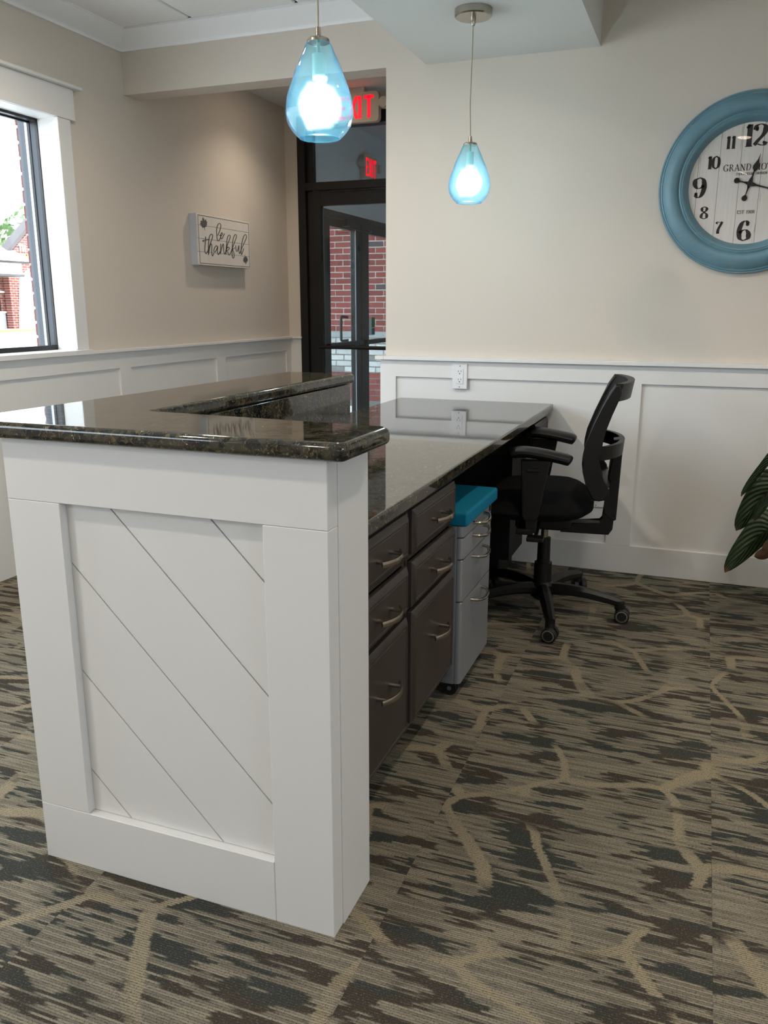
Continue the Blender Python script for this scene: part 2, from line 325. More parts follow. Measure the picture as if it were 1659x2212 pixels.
# ------------------------------------------------------------------ geometry helpers
class G:
    def __init__(s): s.bm = bmesh.new(); s.mi = 0
    def _new(s, verts, faces):
        vs = [s.bm.verts.new(v) for v in verts]; out = []
        for f in faces:
            try: q = s.bm.faces.new([vs[i] for i in f]); q.material_index = s.mi; out.append(q)
            except ValueError: pass
        return vs, out
    def box(s, x0, x1, y0, y1, z0, z1, bev=0, seg=2):
        x0, x1 = sorted((x0, x1)); y0, y1 = sorted((y0, y1)); z0, z1 = sorted((z0, z1))
        V = [(x, y, z) for x in (x0, x1) for y in (y0, y1) for z in (z0, z1)]
        F = [(0, 1, 3, 2), (4, 6, 7, 5), (0, 4, 5, 1), (2, 3, 7, 6), (0, 2, 6, 4), (1, 5, 7, 3)]
        vs, fs = s._new(V, F)
        if bev:
            es = list({e for f in fs for e in f.edges})
            r = bmesh.ops.bevel(s.bm, geom=es, offset=bev, segments=seg, profile=.5, affect='EDGES')
            for f in r['faces']: f.material_index = s.mi
        return s
    def lathe(s, prof, c=(0, 0, 0), n=40, axis='Z', cap=False):
        V = []; F = []
        for r, h in prof:
            for k in range(n):
                a = 2*PI*k/n; q = (r*math.cos(a), r*math.sin(a), h)
                if axis == 'Y': q = (q[0], -q[2], q[1])        # height runs towards -Y
                if axis == 'X': q = (q[2], q[0], q[1])
                V.append((q[0]+c[0], q[1]+c[1], q[2]+c[2]))
        m = len(prof)
        for i in range(m-1):
            for k in range(n):
                a, b = i*n+k, i*n+(k+1) % n
                F.append((a, b, b+n, a+n) if axis != 'Y' else (a, a+n, b+n, b))
        if cap: F.append(tuple(range(n))[::-1]); F.append(tuple(range((m-1)*n, m*n)))
        s._new(V, F); return s
    def tube(s, pts, r, n=10, sx=1, sy=1, cap=True, upv=(0, 0, 1)):
        pts = [Vector(p) for p in pts]; V = []; F = []
        rs = r if isinstance(r, (list, tuple)) else [r]*len(pts)
        pu = Vector(upv)
        for i, p in enumerate(pts):
            t = (pts[min(i+1, len(pts)-1)]-pts[max(i-1, 0)]).normalized()
            a = pu-t*pu.dot(t)
            if a.length < .05: a = Vector((1, 0, 0))-t*t.x
            if a.length < .05: a = Vector((0, 1, 0))-t*t.y
            a.normalize(); pu = a; b = t.cross(a)
            for k in range(n):
                th = 2*PI*k/n+PI/n
                V.append(p+(b*math.cos(th)*sx+a*math.sin(th)*sy)*rs[i])
        for i in range(len(pts)-1):
            for k in range(n):
                a, b = i*n+k, i*n+(k+1) % n; F.append((a, b, b+n, a+n))
        if cap: F.append(tuple(range(n))[::-1]); F.append(tuple(range((len(pts)-1)*n, len(pts)*n)))
        s._new(V, F); return s
    def cyl(s, p0, p1, r0, r1=None, n=20): return s.tube([p0, p1], [r0, r0 if r1 is None else r1], n)
    def prism(s, poly, fn0, fn1, bev=0, seg=3, bevtop=True):
        n = len(poly)
        V = [fn0(*p) for p in poly]+[fn1(*p) for p in poly]
        F = [tuple(range(n))[::-1], tuple(range(n, 2*n))]+[(i, (i+1) % n, n+(i+1) % n, n+i) for i in range(n)]
        vs, fs = s._new(V, F)
        if bev:
            es = list(fs[0].edges)+list(fs[1].edges)
            r = bmesh.ops.bevel(s.bm, geom=es, offset=bev, segments=seg, profile=.5, affect='EDGES')
            for f in r['faces']: f.material_index = s.mi
        return s
    def frames(s, rects, fn):      # nested rectangles (u0,u1,v0,v1,d): a stepped, bevelled slab
        V = []; F = []
        for (a, b, c, d, e) in rects: V += [fn(a, c, e), fn(b, c, e), fn(b, d, e), fn(a, d, e)]
        for i in range(len(rects)-1):
            for k in range(4): F.append((i*4+k, i*4+(k+1) % 4, i*4+4+(k+1) % 4, i*4+4+k))
        n = (len(rects)-1)*4; F.append((n, n+1, n+2, n+3)); F.append((3, 2, 1, 0))
        s._new(V, F); return s
    def ribbon(s, pts, w, fn, th=.001, smooth=True, cap=False):
        P = spline(pts) if smooth and len(pts) > 2 else [Vector((p[0], p[1])) for p in pts]
        Lf = []; Rt = []
        for i, p in enumerate(P):
            t = (P[min(i+1, len(P)-1)]-P[max(i-1, 0)])
            if t.length < 1e-9: t = Vector((1, 0))
            t.normalize(); nrm = Vector((-t.y, t.x)); ww = w(t) if callable(w) else w
            Lf.append(p+nrm*ww/2); Rt.append(p-nrm*ww/2)
        for i in range(len(P)-1):
            q = [Lf[i], Rt[i], Rt[i+1], Lf[i+1]]
            V = [fn(a.x, a.y, 0) for a in q]+[fn(a.x, a.y, th) for a in q]
            s._new(V, [(4, 5, 6, 7), (0, 1, 5, 4), (1, 2, 6, 5), (2, 3, 7, 6), (3, 0, 4, 7)])
        return s
    def disc2(s, c, r, fn, th=.001, n=16, ry=None):
        ry = ry or r
        P = [(c[0]+r*math.cos(2*PI*k/n), c[1]+ry*math.sin(2*PI*k/n)) for k in range(n)]
        s._new([fn(a, b, 0) for a, b in P]+[fn(a, b, th) for a, b in P], [tuple(range(n, 2*n))]+[(k, (k+1) % n, n+(k+1) % n, n+k) for k in range(n)]); return s
    def poly2(s, P, fn, th=.001):
        n = len(P); s._new([fn(a, b, 0) for a, b in P]+[fn(a, b, th) for a, b in P], [tuple(range(n, 2*n))]+[(k, (k+1) % n, n+(k+1) % n, n+k) for k in range(n)]); return s
def spline(pts, k=6):
    P = [Vector((p[0], p[1])) for p in pts]; out = []
    for i in range(len(P)-1):
        a, b, c, d = P[max(i-1, 0)], P[i], P[i+1], P[min(i+2, len(P)-1)]
        for j in range(k):
            t = j/k; out.append(.5*((2*b)+(c-a)*t+(2*a-5*b+4*c-d)*t*t+(3*b-a-3*c+d)*t**3))
    out.append(P[-1]); return out
def spline3(pts, k=6):
    P = [Vector(p) for p in pts]; out = []
    for i in range(len(P)-1):
        a, b, c, d = P[max(i-1, 0)], P[i], P[i+1], P[min(i+2, len(P)-1)]
        for j in range(k):
            t = j/k; out.append(.5*((2*b)+(c-a)*t+(2*a-5*b+4*c-d)*t*t+(3*b-a-3*c+d)*t**3))
    out.append(P[-1]); return out
def roundpoly(P, r, n=5):
    out = []
    for i, p in enumerate(P):
        p = Vector(p); a = Vector(P[i-1]); b = Vector(P[(i+1) % len(P)])
        rr = r[i] if isinstance(r, (list, tuple)) else r
        if rr <= 0: out.append((p.x, p.y)); continue
        d1 = (a-p).normalized(); d2 = (b-p).normalized(); q0 = p+d1*rr; q1 = p+d2*rr
        for k in range(n+1):
            t = k/n; q = q0*(1-t)**2+p*2*t*(1-t)+q1*t*t; out.append((q.x, q.y))
    return out

ORG = {}
def root(name, label, cat, loc=(0, 0, 0), group=None, rz=0, kind=None):
    o = bpy.data.objects.new(name, None); COL.objects.link(o); o.location = loc; o.rotation_euler = (0, 0, rz); o.empty_display_size = .1
    if label: o['label'] = label
    if cat: o['category'] = cat
    if group: o['group'] = group
    if kind: o['kind'] = kind
    ORG[o.name] = Vector((0, 0, 0)) if rz else Vector(loc); return o
def obj(name, g, m, parent=None, label=None, kind=None, cat=None, smooth=35, group=None, own=None, ctr=False):
    me = bpy.data.meshes.new(name)
    bmesh.ops.recalc_face_normals(g.bm, faces=g.bm.faces[:])
    g.bm.to_mesh(me); g.bm.free()
    o = bpy.data.objects.new(name, me); COL.objects.link(o)
    off = ORG.get(parent.name, Vector((0, 0, 0))) if parent else Vector((0, 0, 0))
    if own is not None:
        own = Vector(own)
        if not ctr: me.transform(Matrix.Translation(-own))
        o.location = own-off; ORG[o.name] = own
    else:
        me.transform(Matrix.Translation(-off)); ORG[o.name] = off
    for mm in (m if isinstance(m, (list, tuple)) else [m]): me.materials.append(M[mm] if isinstance(mm, str) else mm)
    if smooth:
        me.shade_smooth(); me.set_sharp_from_angle(angle=R(smooth))
        if len(me.polygons) < 1500 and smooth < 100:      # keep the large flats flat beside their rounded edges
            wm = o.modifiers.new('weighted_normals', 'WEIGHTED_NORMAL'); wm.keep_sharp = True; wm.weight = 100
    if parent: o.parent = parent
    if label: o['label'] = label
    if kind: o['kind'] = kind
    if cat: o['category'] = cat
    if group: o['group'] = group
    return o
def piece(name, src, loc, parent, rz=0):       # another object sharing a piece's mesh; loc in world
    o = src.copy(); COL.objects.link(o); o.name = name; o.parent = parent
    off = ORG.get(parent.name, Vector((0, 0, 0))); o.location = Vector(loc)-off
    if rz: o.rotation_euler = (0, 0, rz)
    return o
def struct(name, g, m, label=None): return obj(name, g, m, None, label=label, kind='structure')
def sroot(name, label=None): return root(name, label, None, (0, 0, 0), kind='structure')

# ------------------------------------------------------------------ the room
XL, YB = -2.815, 3.745           # left wall and back wall faces
XR, YR, ZC = 2.7, -2.7, 2.46     # right wall, rear wall, ceiling
XA = -1.414                      # edge of the back wall at the alcove
YD = 5.48                        # door wall of the alcove
ZH, ZA = 2.197, 2.487            # header underside, alcove ceiling
XO = -2.965

fl = struct('floor', G().box(XO, XR+.1, YR-.1, YD+3.2, -.12, -.012), 'dark_in')
T = .61
tm = obj('carpet_tile', G().box(-T/2+.0002, T/2-.0002, -T/2+.0002, T/2-.0002, -.012, 0), 'carpet', fl, own=(.115+T/2, 1.6, 0), smooth=0, ctr=True)
first = True
for i in range(-6, 5):
    for j in range(-8, 8):
        cx, cy = .115+T/2+i*T, 1.6+j*T
        if cx-T/2 > XR or cx+T/2 < XL-.1 or cy+T/2 < YR or cy-T/2 > YD+.05: continue
        if i == 0 and j == 0: continue
        piece('carpet_tile', tm, (cx, cy, 0), fl)
struct('trim_1', G().box(XL, XA+.6, YD+.05, YD+3, -.012, .002), 'stone')    # vestibule floor

# left wall with two window openings; the rear one is unseen, added for daylight
W1 = (.55, 3.235, .978, 2.0); W2 = (-2.3, -.1, .978, 2.0)
g = G()
for (a, b, c, d) in ((YR-.1, YD+.1, -.1, W1[2]-.012), (YR-.1, YD+.1, W1[3]+.012, ZC+.25), (YR-.1, W2[0]-.012, W1[2]-.012, W1[3]+.012), (W2[1]+.012, W1[0]-.012, W1[2]-.012, W1[3]+.012), (W1[1]+.012, YD+.1, W1[2]-.012, W1[3]+.012)):
    g.box(XO, XL, a, b, c, d)
wl_ = struct('wall_left', g, 'wall')
# back wall with header over the alcove
g = G(); g.box(XA, XR+.1, YB, YB+.125, 0, ZC+.25); g.box(XL, XA, YB, YB+.125, ZH, ZC+.25)
struct('wall_back', g, 'wall')
W4 = (-1.1, .5, .95, 2.15)       # right wall; its window is unseen, added to brighten the left wall
g = G()
for (a, b, c, d) in ((YR-.1, YB+.1, 0, W4[2]), (YR-.1, YB+.1, W4[3], ZC+.25), (YR-.1, W4[0], W4[2], W4[3]), (W4[1], YB+.1, W4[2], W4[3])): g.box(XR, XR+.12, a, b, c, d)
struct('wall_right', g, 'wall')
struct('wall_rear', G().box(XL, XR, YR-.12, YR, 0, ZC+.25), 'wall')
# alcove
struct('wall_alcove', G().box(XA+.1, XA+.2, YB+.125, YD+.1, 0, ZA), 'wall')
g = G(); g.box(XL, -2.714, YD, YD+.12, 0, ZA); g.box(-1.56, XA+.1, YD, YD+.12, 0, ZA); g.box(-2.714, -1.56, YD, YD+.12, 2.42, ZA)
struct('wall_door', g, 'wall')
struct('ceiling_alcove', G().box(XL, XA+.2, YB+.125, YD+.12, ZA, ZA+.12), 'ceil')
# main ceiling: slab, grid and tiles
ce = struct('ceiling', G().box(XO, XR+.1, YR-.1, YB+.05, ZC+.03, ZC+.25), 'tee')
TX = .545; x0 = -2.335
ct = obj('ceiling_tile', G().box(-TX/2+.006, TX/2-.006, -.3+.006, .3-.006, 0, .03, .004, 1), 'tile', ce, own=(x0-TX/2, YB-.105-.3, ZC), smooth=0, ctr=True)
for i in range(0, 11):
    for j in range(0, 12):
        if i == 0 and j == 0: continue
        cx = x0-TX/2+i*TX; cy = YB-.105-.3-j*.6
        if cx > XR or cy < YR: continue
        piece('ceiling_tile', ct, (cx, cy, ZC), ce)
# dropped soffit
struct('ceiling_soffit', G().box(-1.228, -.491, YR, YB, 2.192, ZC+.03), 'ceil')
# crown moulding
def crown(g, p0, p1, nrm):
    prof = [(0, 0), (.004, 0), (.012, -.006+.012), (.012, .012), (.10, .066+.000), (.105, .066), (.105, .07), (0, .07)]
    prof = [(0, -.004), (.010, -.004), (.013, .004), (.020, .010), (.092, .054), (.098, .060), (.105, .060), (.105, .070), (0, .070)]
    p0 = Vector(p0); p1 = Vector(p1); n = Vector(nrm); d = (p1-p0).normalized()
    V = []
    for p, sg in ((p0, 1), (p1, -1)):
        for a, b in prof: V.append(p+n*a+Vector((0, 0, b)))
    k = len(prof); g._new(V, [(i, (i+1) % k, k+(i+1) % k, k+i) for i in range(k)]+[tuple(range(k)), tuple(range(k, 2*k))[::-1]])
g = G(); crown(g, (XL, YR, 2.394), (XL, YB, 2.394), (1, 0, 0)); struct('trim_2', g, 'crown')
g = G(); crown(g, (XL, YB, 2.394), (-1.228, YB, 2.394), (0, -1, 0)); struct('trim_3', g, 'crown')

# ------------------------------------------------------------------ wainscot
def wains_left():
    r = sroot('trim_4'); xf, xp = -2.800, -2.810
    zt, zb, zc = .866, .16, .948
    obj('cap_rail', G().box(XL, -2.778, 3.32, YD, zc, .963, .003), 'white', r)
    obj('cap_rail', G().box(XL, -2.778, YR, W1[0]-.09, zc, .963, .003), 'white', r)
    obj('top_rail', G().box(XL, xf, YR, YD-.012, zt, zc), 'white', r)
    obj('bottom_rail', G().box(XL, xf, YR, YD-.012, 0, zb), 'white', r)
    for a, b in ((3.542, 3.63), (4.465, 4.568), (5.397, 5.468), (2.62, 2.708), (1.70, 1.788), (.78, .868), (-.14, -.05), (-1.06, -.97), (-1.98, -1.89)):
        obj('stile', G().box(XL, xf, a, b, zb, zt), 'white', r)
    obj('panel', G().box(XL, xp, YR, YD-.012, zb, zt), 'white', r)
    # short return on the door wall
    obj('cap_rail', G().box(XL+.03, -2.708, YD-.03, YD, zc, .963, .003), 'white', r)
    obj('return_board', G().box(XL, -2.716, YD-.012, YD, 0, zc), 'white', r)
wains_left()
def wains_back():
    r = sroot('trim_5'); yf, yp = 3.730, 3.741
    zt, zb, zc = .853, .130, .931
    obj('cap_rail', G().box(-1.413, XR, 3.708, YB, zc, .949, .003), 'white', r)
    obj('cap_rail', G().box(-1.457, -1.4135, 3.708, YB+.125, zc, .949, .003), 'white', r)
    obj('corner_board', G().box(-1.436, XA, yf, YB+.125, 0, zc), 'white', r)
    obj('top_rail', G().box(XA, XR, yf, YB, zt, zc), 'white', r)
    obj('bottom_rail', G().box(XA, XR, yf, YB, 0, zb, .002, 1), 'white', r)
    for a, b in ((XA, -1.358), (-.340, -.233), (.79, .897), (1.92, 2.027)):
        obj('stile', G().box(a, b, yf, YB, zb, zt), 'white', r)
    obj('panel', G().box(XA, XR, yp, YB, zb, zt), 'white', r)
wains_back()

# ------------------------------------------------------------------ windows
def window_left(n, W, deep=True):
    y0, y1, z0, z1 = W
    r = sroot('window_%d' % n); xw = XL+.018
    for a, b in ((y1+.004, y1+.083), (y0-.083, y0-.004)):
        obj('side_casing', G().box(XL, xw, a, b, .963, 2.001, .002, 1), 'white', r)
    obj('casing_bead', G().box(XL, xw+.006, y1-.006, y1+.006, z0, z1, .002, 1), 'white', r)
    obj('head_board', G().box(XL, xw+.006, y0-.112, y1+.112, 2.001, 2.134, .002, 1), 'white', r)
    obj('head_cap', G().box(XL, xw+.03, y0-.14, y1+.147, 2.134, 2.148, .002, 1), 'white', r)
    obj('stool', G().box(XL-.11, XL+.037, y0-.09, y1+.09, .948, .972, .004, 2), 'white', r)
    g = G(); g.box(XL-.112, XL+.012, y1, y1+.012, z0-.006, z1); g.box(XL-.112, XL+.012, y0-.012, y0, z0-.006, z1); g.box(XL-.112, XL+.012, y0, y1, z1, z1+.012)
    obj('jamb_liner', g, 'white', r)
    xa, xb = -2.9125, -2.956
    g = G()
    for (a, b, c, d) in ((y0, y0+.03, z0, z1), (y1-.004, y1+.012, z0, z1), (y0, y1, z0-.006, z0+.016), (y0, y1, z1-.012, z1+.012)): g.box(xa, xa-.016, a, b, c, d, .001, 1)
    fr = obj('frame', g, 'black_alu', r)
    g = G()
    for (a, b, c, d) in ((y0, y0+.02, z0, z1), (y1-.003, y1+.012, z0, z1), (y0, y1, z1-.009, z1+.012)): g.box(xa-.016, xb, a, b, c, d)
    obj('grey_inner_frame', g, 'dark_alu', fr)
    g = G()
    for (a, b, c, d) in ((y1-.006, y1+.012, z0, z1), (y0, y0+.03, z0, z1), (y0, y1, z0-.006, z0+.014), (y0, y1, z1-.016, z1+.012)): g.box(xb, xb-.016, a, b, c, d, .001, 1)
    obj('sash', g, 'black_alu', fr)
    obj('pane', G().box(xb-.006, xb-.010, y0+.02, y1, z0+.005, z1-.01), 'glass', r, smooth=0)
    g = G(); g.box(xb-.016, xb-.032, y1-.002, y1+.02, z0, z1); obj('outer_flange_highlight', g, 'litedge', r)  # edge coloured pale to show sun on the outer frame
    g = G(); g.box(xb-.032, xb-.075, y1+.002, y1+.03, z0, z1); obj('metal_reveal', g, 'dark_alu', r)
    portal((xb-.12, (y0+y1)/2, (z0+z1)/2), (0, -PI/2, 0), z1-z0+.1, y1-y0+.1)
window_left(1, W1); window_left(2, W2)  # second one is out of view, added to let daylight in
r = sroot('window_3')  # unseen window, added as a light source for the left wall
g = G()
for (a, b, c, d) in ((W4[0], W4[0]+.05, W4[2], W4[3]), (W4[1]-.05, W4[1], W4[2], W4[3]), (W4[0], W4[1], W4[2], W4[2]+.05), (W4[0], W4[1], W4[3]-.05, W4[3]), (-.32, -.28, W4[2], W4[3])): g.box(XR+.04, XR+.09, a, b, c, d)
obj('frame', g, 'black_alu', r)
obj('pane', G().box(XR+.062, XR+.066, W4[0]+.03, W4[1]-.03, W4[2]+.03, W4[3]-.03), 'glass', r, smooth=0)
g = G(); g.box(XR-.018, XR, W4[0]-.09, W4[0], W4[2], W4[3]); g.box(XR-.018, XR, W4[1], W4[1]+.09, W4[2], W4[3]); g.box(XR-.02, XR, W4[0]-.12, W4[1]+.12, W4[3], W4[3]+.13); g.box(XR-.04, XR+.03, W4[0]-.1, W4[1]+.1, W4[2]-.025, W4[2])
obj('casing', g, 'white', r)
portal((XR+.16, (W4[0]+W4[1])/2, (W4[2]+W4[3])/2), (0, PI/2, 0), W4[3]-W4[2], W4[1]-W4[0])
# bricks of the outside wall face beside the window: each its own object
wx = sroot('wall_exterior')
obj('mortar_bed', G().box(-3.048, XO, 3.254, 6.02, -.1, 3.0), 'mortar', wx)
bk = obj('brick', G().box(-.027, .027, -.0965, .0965, -.0285, .0285, .004, 1), 'shadebrick', wx, own=(-3.028, 3.3465, .05), ctr=True)
for j in range(0, 40):
    for i in range(0, 3):
        y = 3.3465+i*.203-random.uniform(0, .004)
        if i == 0 and j == 0: continue
        piece('brick', bk, (-3.028, y, .05+j*.0677), wx)

# ------------------------------------------------------------------ glass door in the alcove
d1 = sroot('door_1')
ya, yb = YD-.02, YD+.085
jm = obj('frame_jamb', G().box(-2.714, -2.657, ya, yb, 0, 2.42, .002, 1), 'black_alu', d1)
obj('frame_jamb', G().box(-1.62, -1.56, ya, yb, 0, 2.42, .002, 1), 'black_alu', d1)
obj('frame_head', G().box(-2.657, -1.62, ya, yb, 2.345, 2.42, .002, 1), 'black_alu', d1)
obj('transom_bar', G().box(-2.657, -1.62, ya, yb, 1.945, 1.997, .002, 1), 'black_alu', d1)
g = G()
for (a, b, c, d) in ((-2.657, -2.61, 1.997, 2.345), (-1.66, -1.62, 1.997, 2.345)): g.box(a, b, YD+.01, YD+.06, c, d)
obj('transom_stop', g, 'black_alu', d1)
obj('transom_glass', G().box(-2.62, -1.65, YD+.032, YD+.038, 1.99, 2.35), 'dimglass', d1, smooth=0)
yl0, yl1 = YD+.005, YD+.05
lf = obj('door_leaf_stile', G().box(-2.654, -2.553, yl0, yl1, .01, 1.940, .002, 1), 'black_alu', d1)
obj('door_leaf_stile', G().box(-1.73, -1.624, yl0, yl1, .01, 1.940, .002, 1), 'black_alu', d1)
obj('door_leaf_rail', G().box(-2.553, -1.73, yl0, yl1, 1.847, 1.940, .002, 1), 'black_alu', d1)
obj('door_leaf_rail', G().box(-2.553, -1.73, yl0, yl1, .01, .25, .002, 1), 'black_alu', d1)
obj('door_glass', G().box(-2.56, -1.72, YD+.024, YD+.030, .24, 1.86), 'dimglass', d1, smooth=0)
obj('push_bar', G().cyl((-2.565, YD-.03, .892), (-1.715, YD-.03, .892), .013, n=14).cyl((-2.56, YD-.03, .892), (-2.56, YD+.01, .892), .009).cyl((-1.72, YD-.03, .892), (-1.72, YD+.01, .892), .009), 'black_alu', d1)
obj('glazing_edge', G().box(-2.553, -2.546, YD+.031, YD+.037, .26, 1.84), 'grey_alu', d1)

# ------------------------------------------------------------------ vestibule and its outer doors
g = G(); g.box(XO, XL, YD+.12, 6.02, 0, 2.7); g.box(XO, XL, 6.02, 8.0, 1.905, 2.7); g.box(XO, XL, 8.0, 8.6, 0, 2.7)
g.box(XL, XA+.6, 8.5, 8.6, 0, 2.7); g.box(XA+.5, XA+.6, YD+.12, 8.5, 0, 2.7)
struct('wall_vestibule', g, 'vest')
struct('ceiling_vestibule', G().box(XO, XA+.6, YD+.12, 8.6, 2.6, 2.72), 'vest')
d2 = sroot('door_2')
xo0, xo1 = -2.87, -2.82
obj('frame_jamb', G().box(xo0-.04, xo1+.01, 6.02, 6.075, 0, 1.905, .002, 1), 'black_alu', d2)
obj('frame_jamb', G().box(xo0-.04, xo1+.01, 7.92, 8.0, 0, 1.905, .002, 1), 'black_alu', d2)
obj('frame_head', G().box(xo0-.04, xo1+.01, 6.075, 7.92, 1.855, 1.905, .002, 1), 'black_alu', d2)
obj('jamb_highlight', G().box(xo1, xo1+.006, 6.052, 6.068, .02, 1.80), 'litedge', d2)  # pale strip paints the highlight along the near stile
for a, b in ((6.08, 6.865), (6.872, 7.915)):
    n0 = .14 if a < 6.5 else .17
    obj('door_leaf_stile', G().box(xo0, xo1, a, a+n0, .01, 1.85, .002, 1), 'black_alu', d2)
    obj('door_leaf_stile', G().box(xo0, xo1, b-.12, b, .01, 1.85, .002, 1), 'black_alu', d2)
    obj('door_leaf_rail', G().box(xo0, xo1, a+n0, b-.12, 1.785, 1.85, .002, 1), 'black_alu', d2)
    obj('door_leaf_rail', G().box(xo0, xo1, a+n0, b-.12, .01, .22, .002, 1), 'black_alu', d2)
    obj('door_glass', G().box(-2.848, -2.842, a+n0-.01, b-.11, .21, 1.80), 'dimglass', d2, smooth=0)
    obj('push_bar', G().box(xo1, xo1+.035, a+.05, b-.04, .845, .885, .006), 'black_alu', d2)
obj('stile_highlight', G().box(xo1, xo1+.004, 6.728, 6.742, .1, 1.79), 'litedge', d2)  # pale strip paints sun on the stile edge
obj('pull_handle', G().tube(spline3([(xo0, 6.69, 1.08), (xo0-.05, 6.67, 1.085), (xo0-.06, 6.67, 1.06), (xo0-.06, 6.67, .91), (xo0-.05, 6.67, .885), (xo0, 6.69, .89)], 4), .012, 10), 'black_alu', d2)
cl = obj('door_closer', G().box(xo1, xo1+.05, 6.45, 6.72, 1.80, 1.85, .005).tube([(xo1+.03, 6.5, 1.80), (xo1+.12, 6.75, 1.775), (xo1+.03, 7.02, 1.80)], .008, 8), 'black_alu', d2)
rs = root('door_notice', 'small white, green and blue notice stuck on the outer glass door', 'notice', (-2.84, 7.12, .95))
obj('green_strip', G().box(-2.842, -2.838, 7.15, 7.23, .985, 1.075), 'stk_green', rs)
obj('white_panel', G().box(-2.842, -2.838, 7.06, 7.145, .92, 1.06), 'stk_white', rs)
obj('blue_strip', G().box(-2.842, -2.838, 7.15, 7.23, .92, .98), 'stk_blue', rs)

# brick pier outside, every brick an object
bp = root('brick_pier', 'red brick pier with grey stone ledge and whitewashed brick band beyond the glass doors', 'brick pier', (-3.8, 9.2, 0))
obj('mortar_core', G().box(-4.6, -3.12, 9.214, 9.6, .85, 2.77), 'mortar', bp)
obj('grey_mortar_core', G().box(-4.6, -3.12, 9.214, 9.6, 0, .85), 'greymortar', bp)
struct('ceiling_shade_slab', G().box(-6.6, -2.97, 5.6, 11.0, 2.78, 3.0), 'vest')  # added roof slab, keeps open sky off the brick pier
obj('stone_ledge', G().box(-4.64, -3.08, 9.17, 9.3, .812, .877, .006), 'stone', bp)
b0 = obj('brick', G().box(-.0965, .0965, -.03, .03, -.0285, .0285, .003, 1), 'brick', bp, own=(-4.42, 9.24, .9135), ctr=True)
p0 = obj('painted_brick', G().box(-.0965, .0965, -.03, .03, -.0285, .0285, .003, 1), 'paintbrick', bp, own=(-4.42, 9.24, .778), ctr=True, label='whitewashed brick')
for j in range(26):
    for i in range(-1, 7):
        x = -4.42+i*.203+(.1015 if j % 2 else 0)
        if (i == 0 and j == 0) or x > -3.2 or x < -4.55: continue
        piece('brick', b0, (x, 9.24+random.uniform(-.002, .002), .9135+j*.0677), bp)
for j in range(11):
    for i in range(-1, 7):
        x = -4.42+i*.203+(.1015 if j % 2 else 0)
        if (i == 0 and j == 0) or x > -3.2 or x < -4.55: continue
        piece('painted_brick' if j < 6 else 'brick', p0 if j < 6 else b0, (x, 9.24+random.uniform(-.002, .002), .778-j*.0677), bp)

# ------------------------------------------------------------------ outdoors
struct('ground', G().box(-120, 40, -40, 140, -.2, -.13), 'ground')
bd = root('brick_building', 'far red brick building with gabled entrance and pale arch seen through the window', 'building', (-37, 38, -.13))
obj('main_wall', G().box(-44, -37.6, 20, 38.1, -.13, 3.45), 'facade', bd)
obj('gable_wall', G().prism([(37.7, -.13), (46.3, -.13), (46.3, 3.75), (42, 7.3), (37.7, 3.75)], lambda a, b: (-37.4, a, b), lambda a, b: (-37, a, b)), 'facade', bd, smooth=0)
obj('stone_base', G().box(-37.62, -37.5, 20, 37.7, -.13, .78), 'stone', bd)
obj('sill_band', G().box(-37.62, -37.45, 20, 38.0, .74, .84).box(-37.62, -37.45, 20, 38.6, 1.86, 1.96).box(-37.05, -36.9, 39.0, 42, 1.84, 1.92), 'extwhite', bd)
wn1 = obj('window', G().box(-37.62, -37.54, 35.3, 37.45, .84, 1.74), 'black_alu', bd)
obj('pane', G().box(-37.56, -37.53, 35.4, 37.4, .9, 1.70), 'darkglass', wn1)
obj('canopy', G().box(-38.5, -35.5, 20, 37.2, 2.79, 3.40), 'extwhite', bd)
obj('canopy_fascia', G().box(-38.5, -35.4, 20, 37.25, 2.70, 2.82).box(-38.5, -35.3, 20, 37.6, 3.40, 3.52), 'fascia', bd)
obj('roof_plane', G().prism([(-35.2, 3.5), (-40, 5.1), (-40, 5.3), (-35.2, 3.6)], lambda a, b: (a, 20, b), lambda a, b: (a, 38, b)), 'roof', bd, smooth=0)
arch = [(38.1, -.13), (39.2, -.13), (39.0, 1.9)]+[(42-3.0*math.cos(R(a)), 1.9+1.1*math.sin(R(a))) for a in range(10, 91, 10)]+[(42, 4.0), (39.2, 3.2), (38.5, 2.7)]
obj('entrance_arch', G().prism(arch, lambda a, b: (-37.05, a, b), lambda a, b: (-36.6, a, b)), 'extwhite', bd, smooth=0)
g = G()
g.prism([(37.1, 3.55), (42, 7.65), (46.9, 3.55), (46.9, 3.80), (42, 7.9), (37.1, 3.80)], lambda a, b: (-37.4, a, b), lambda a, b: (-36.7, a, b))
obj('gable_roof', g, 'fascia', bd, smooth=0)
# sign lettering on the gable (cut off by the window frame)
LET = {}
def fsign(a, b, d): return (-36.98+d, a, b)
g = G(); z0 = 3.62
g.ribbon([(38.95, z0+.10), (38.87, z0+.03), (38.78, z0), (38.70, z0+.06), (38.78, z0+.18), (38.90, z0+.26), (38.92, z0+.34), (38.83, z0+.40), (38.72, z0+.34)][::-1], .075, lambda a, b, d: fsign(a, b, d), .05)
g.ribbon([(39.05, z0+.40), (39.05, z0+.10), (39.12, z0+.01), (39.22, z0+.01), (39.29, z0+.10), (39.29, z0+.40)], .075, fsign, .05, smooth=False)
obj('sign_letters', g, 'yellow', bd)
g = G(); z0 = 4.15
for a in (38.75, 38.95): g.ribbon([(a, z0+.38), (a, z0)], .07, fsign, .05, smooth=False)
g.ribbon([(38.62, z0+.38), (38.88, z0+.38)], .07, fsign, .05, smooth=False); g.ribbon([(38.95, z0+.2), (39.12, z0+.2)], .06, fsign, .05, smooth=False); g.ribbon([(39.12, z0+.38), (39.12, z0)], .07, fsign, .05, smooth=False)
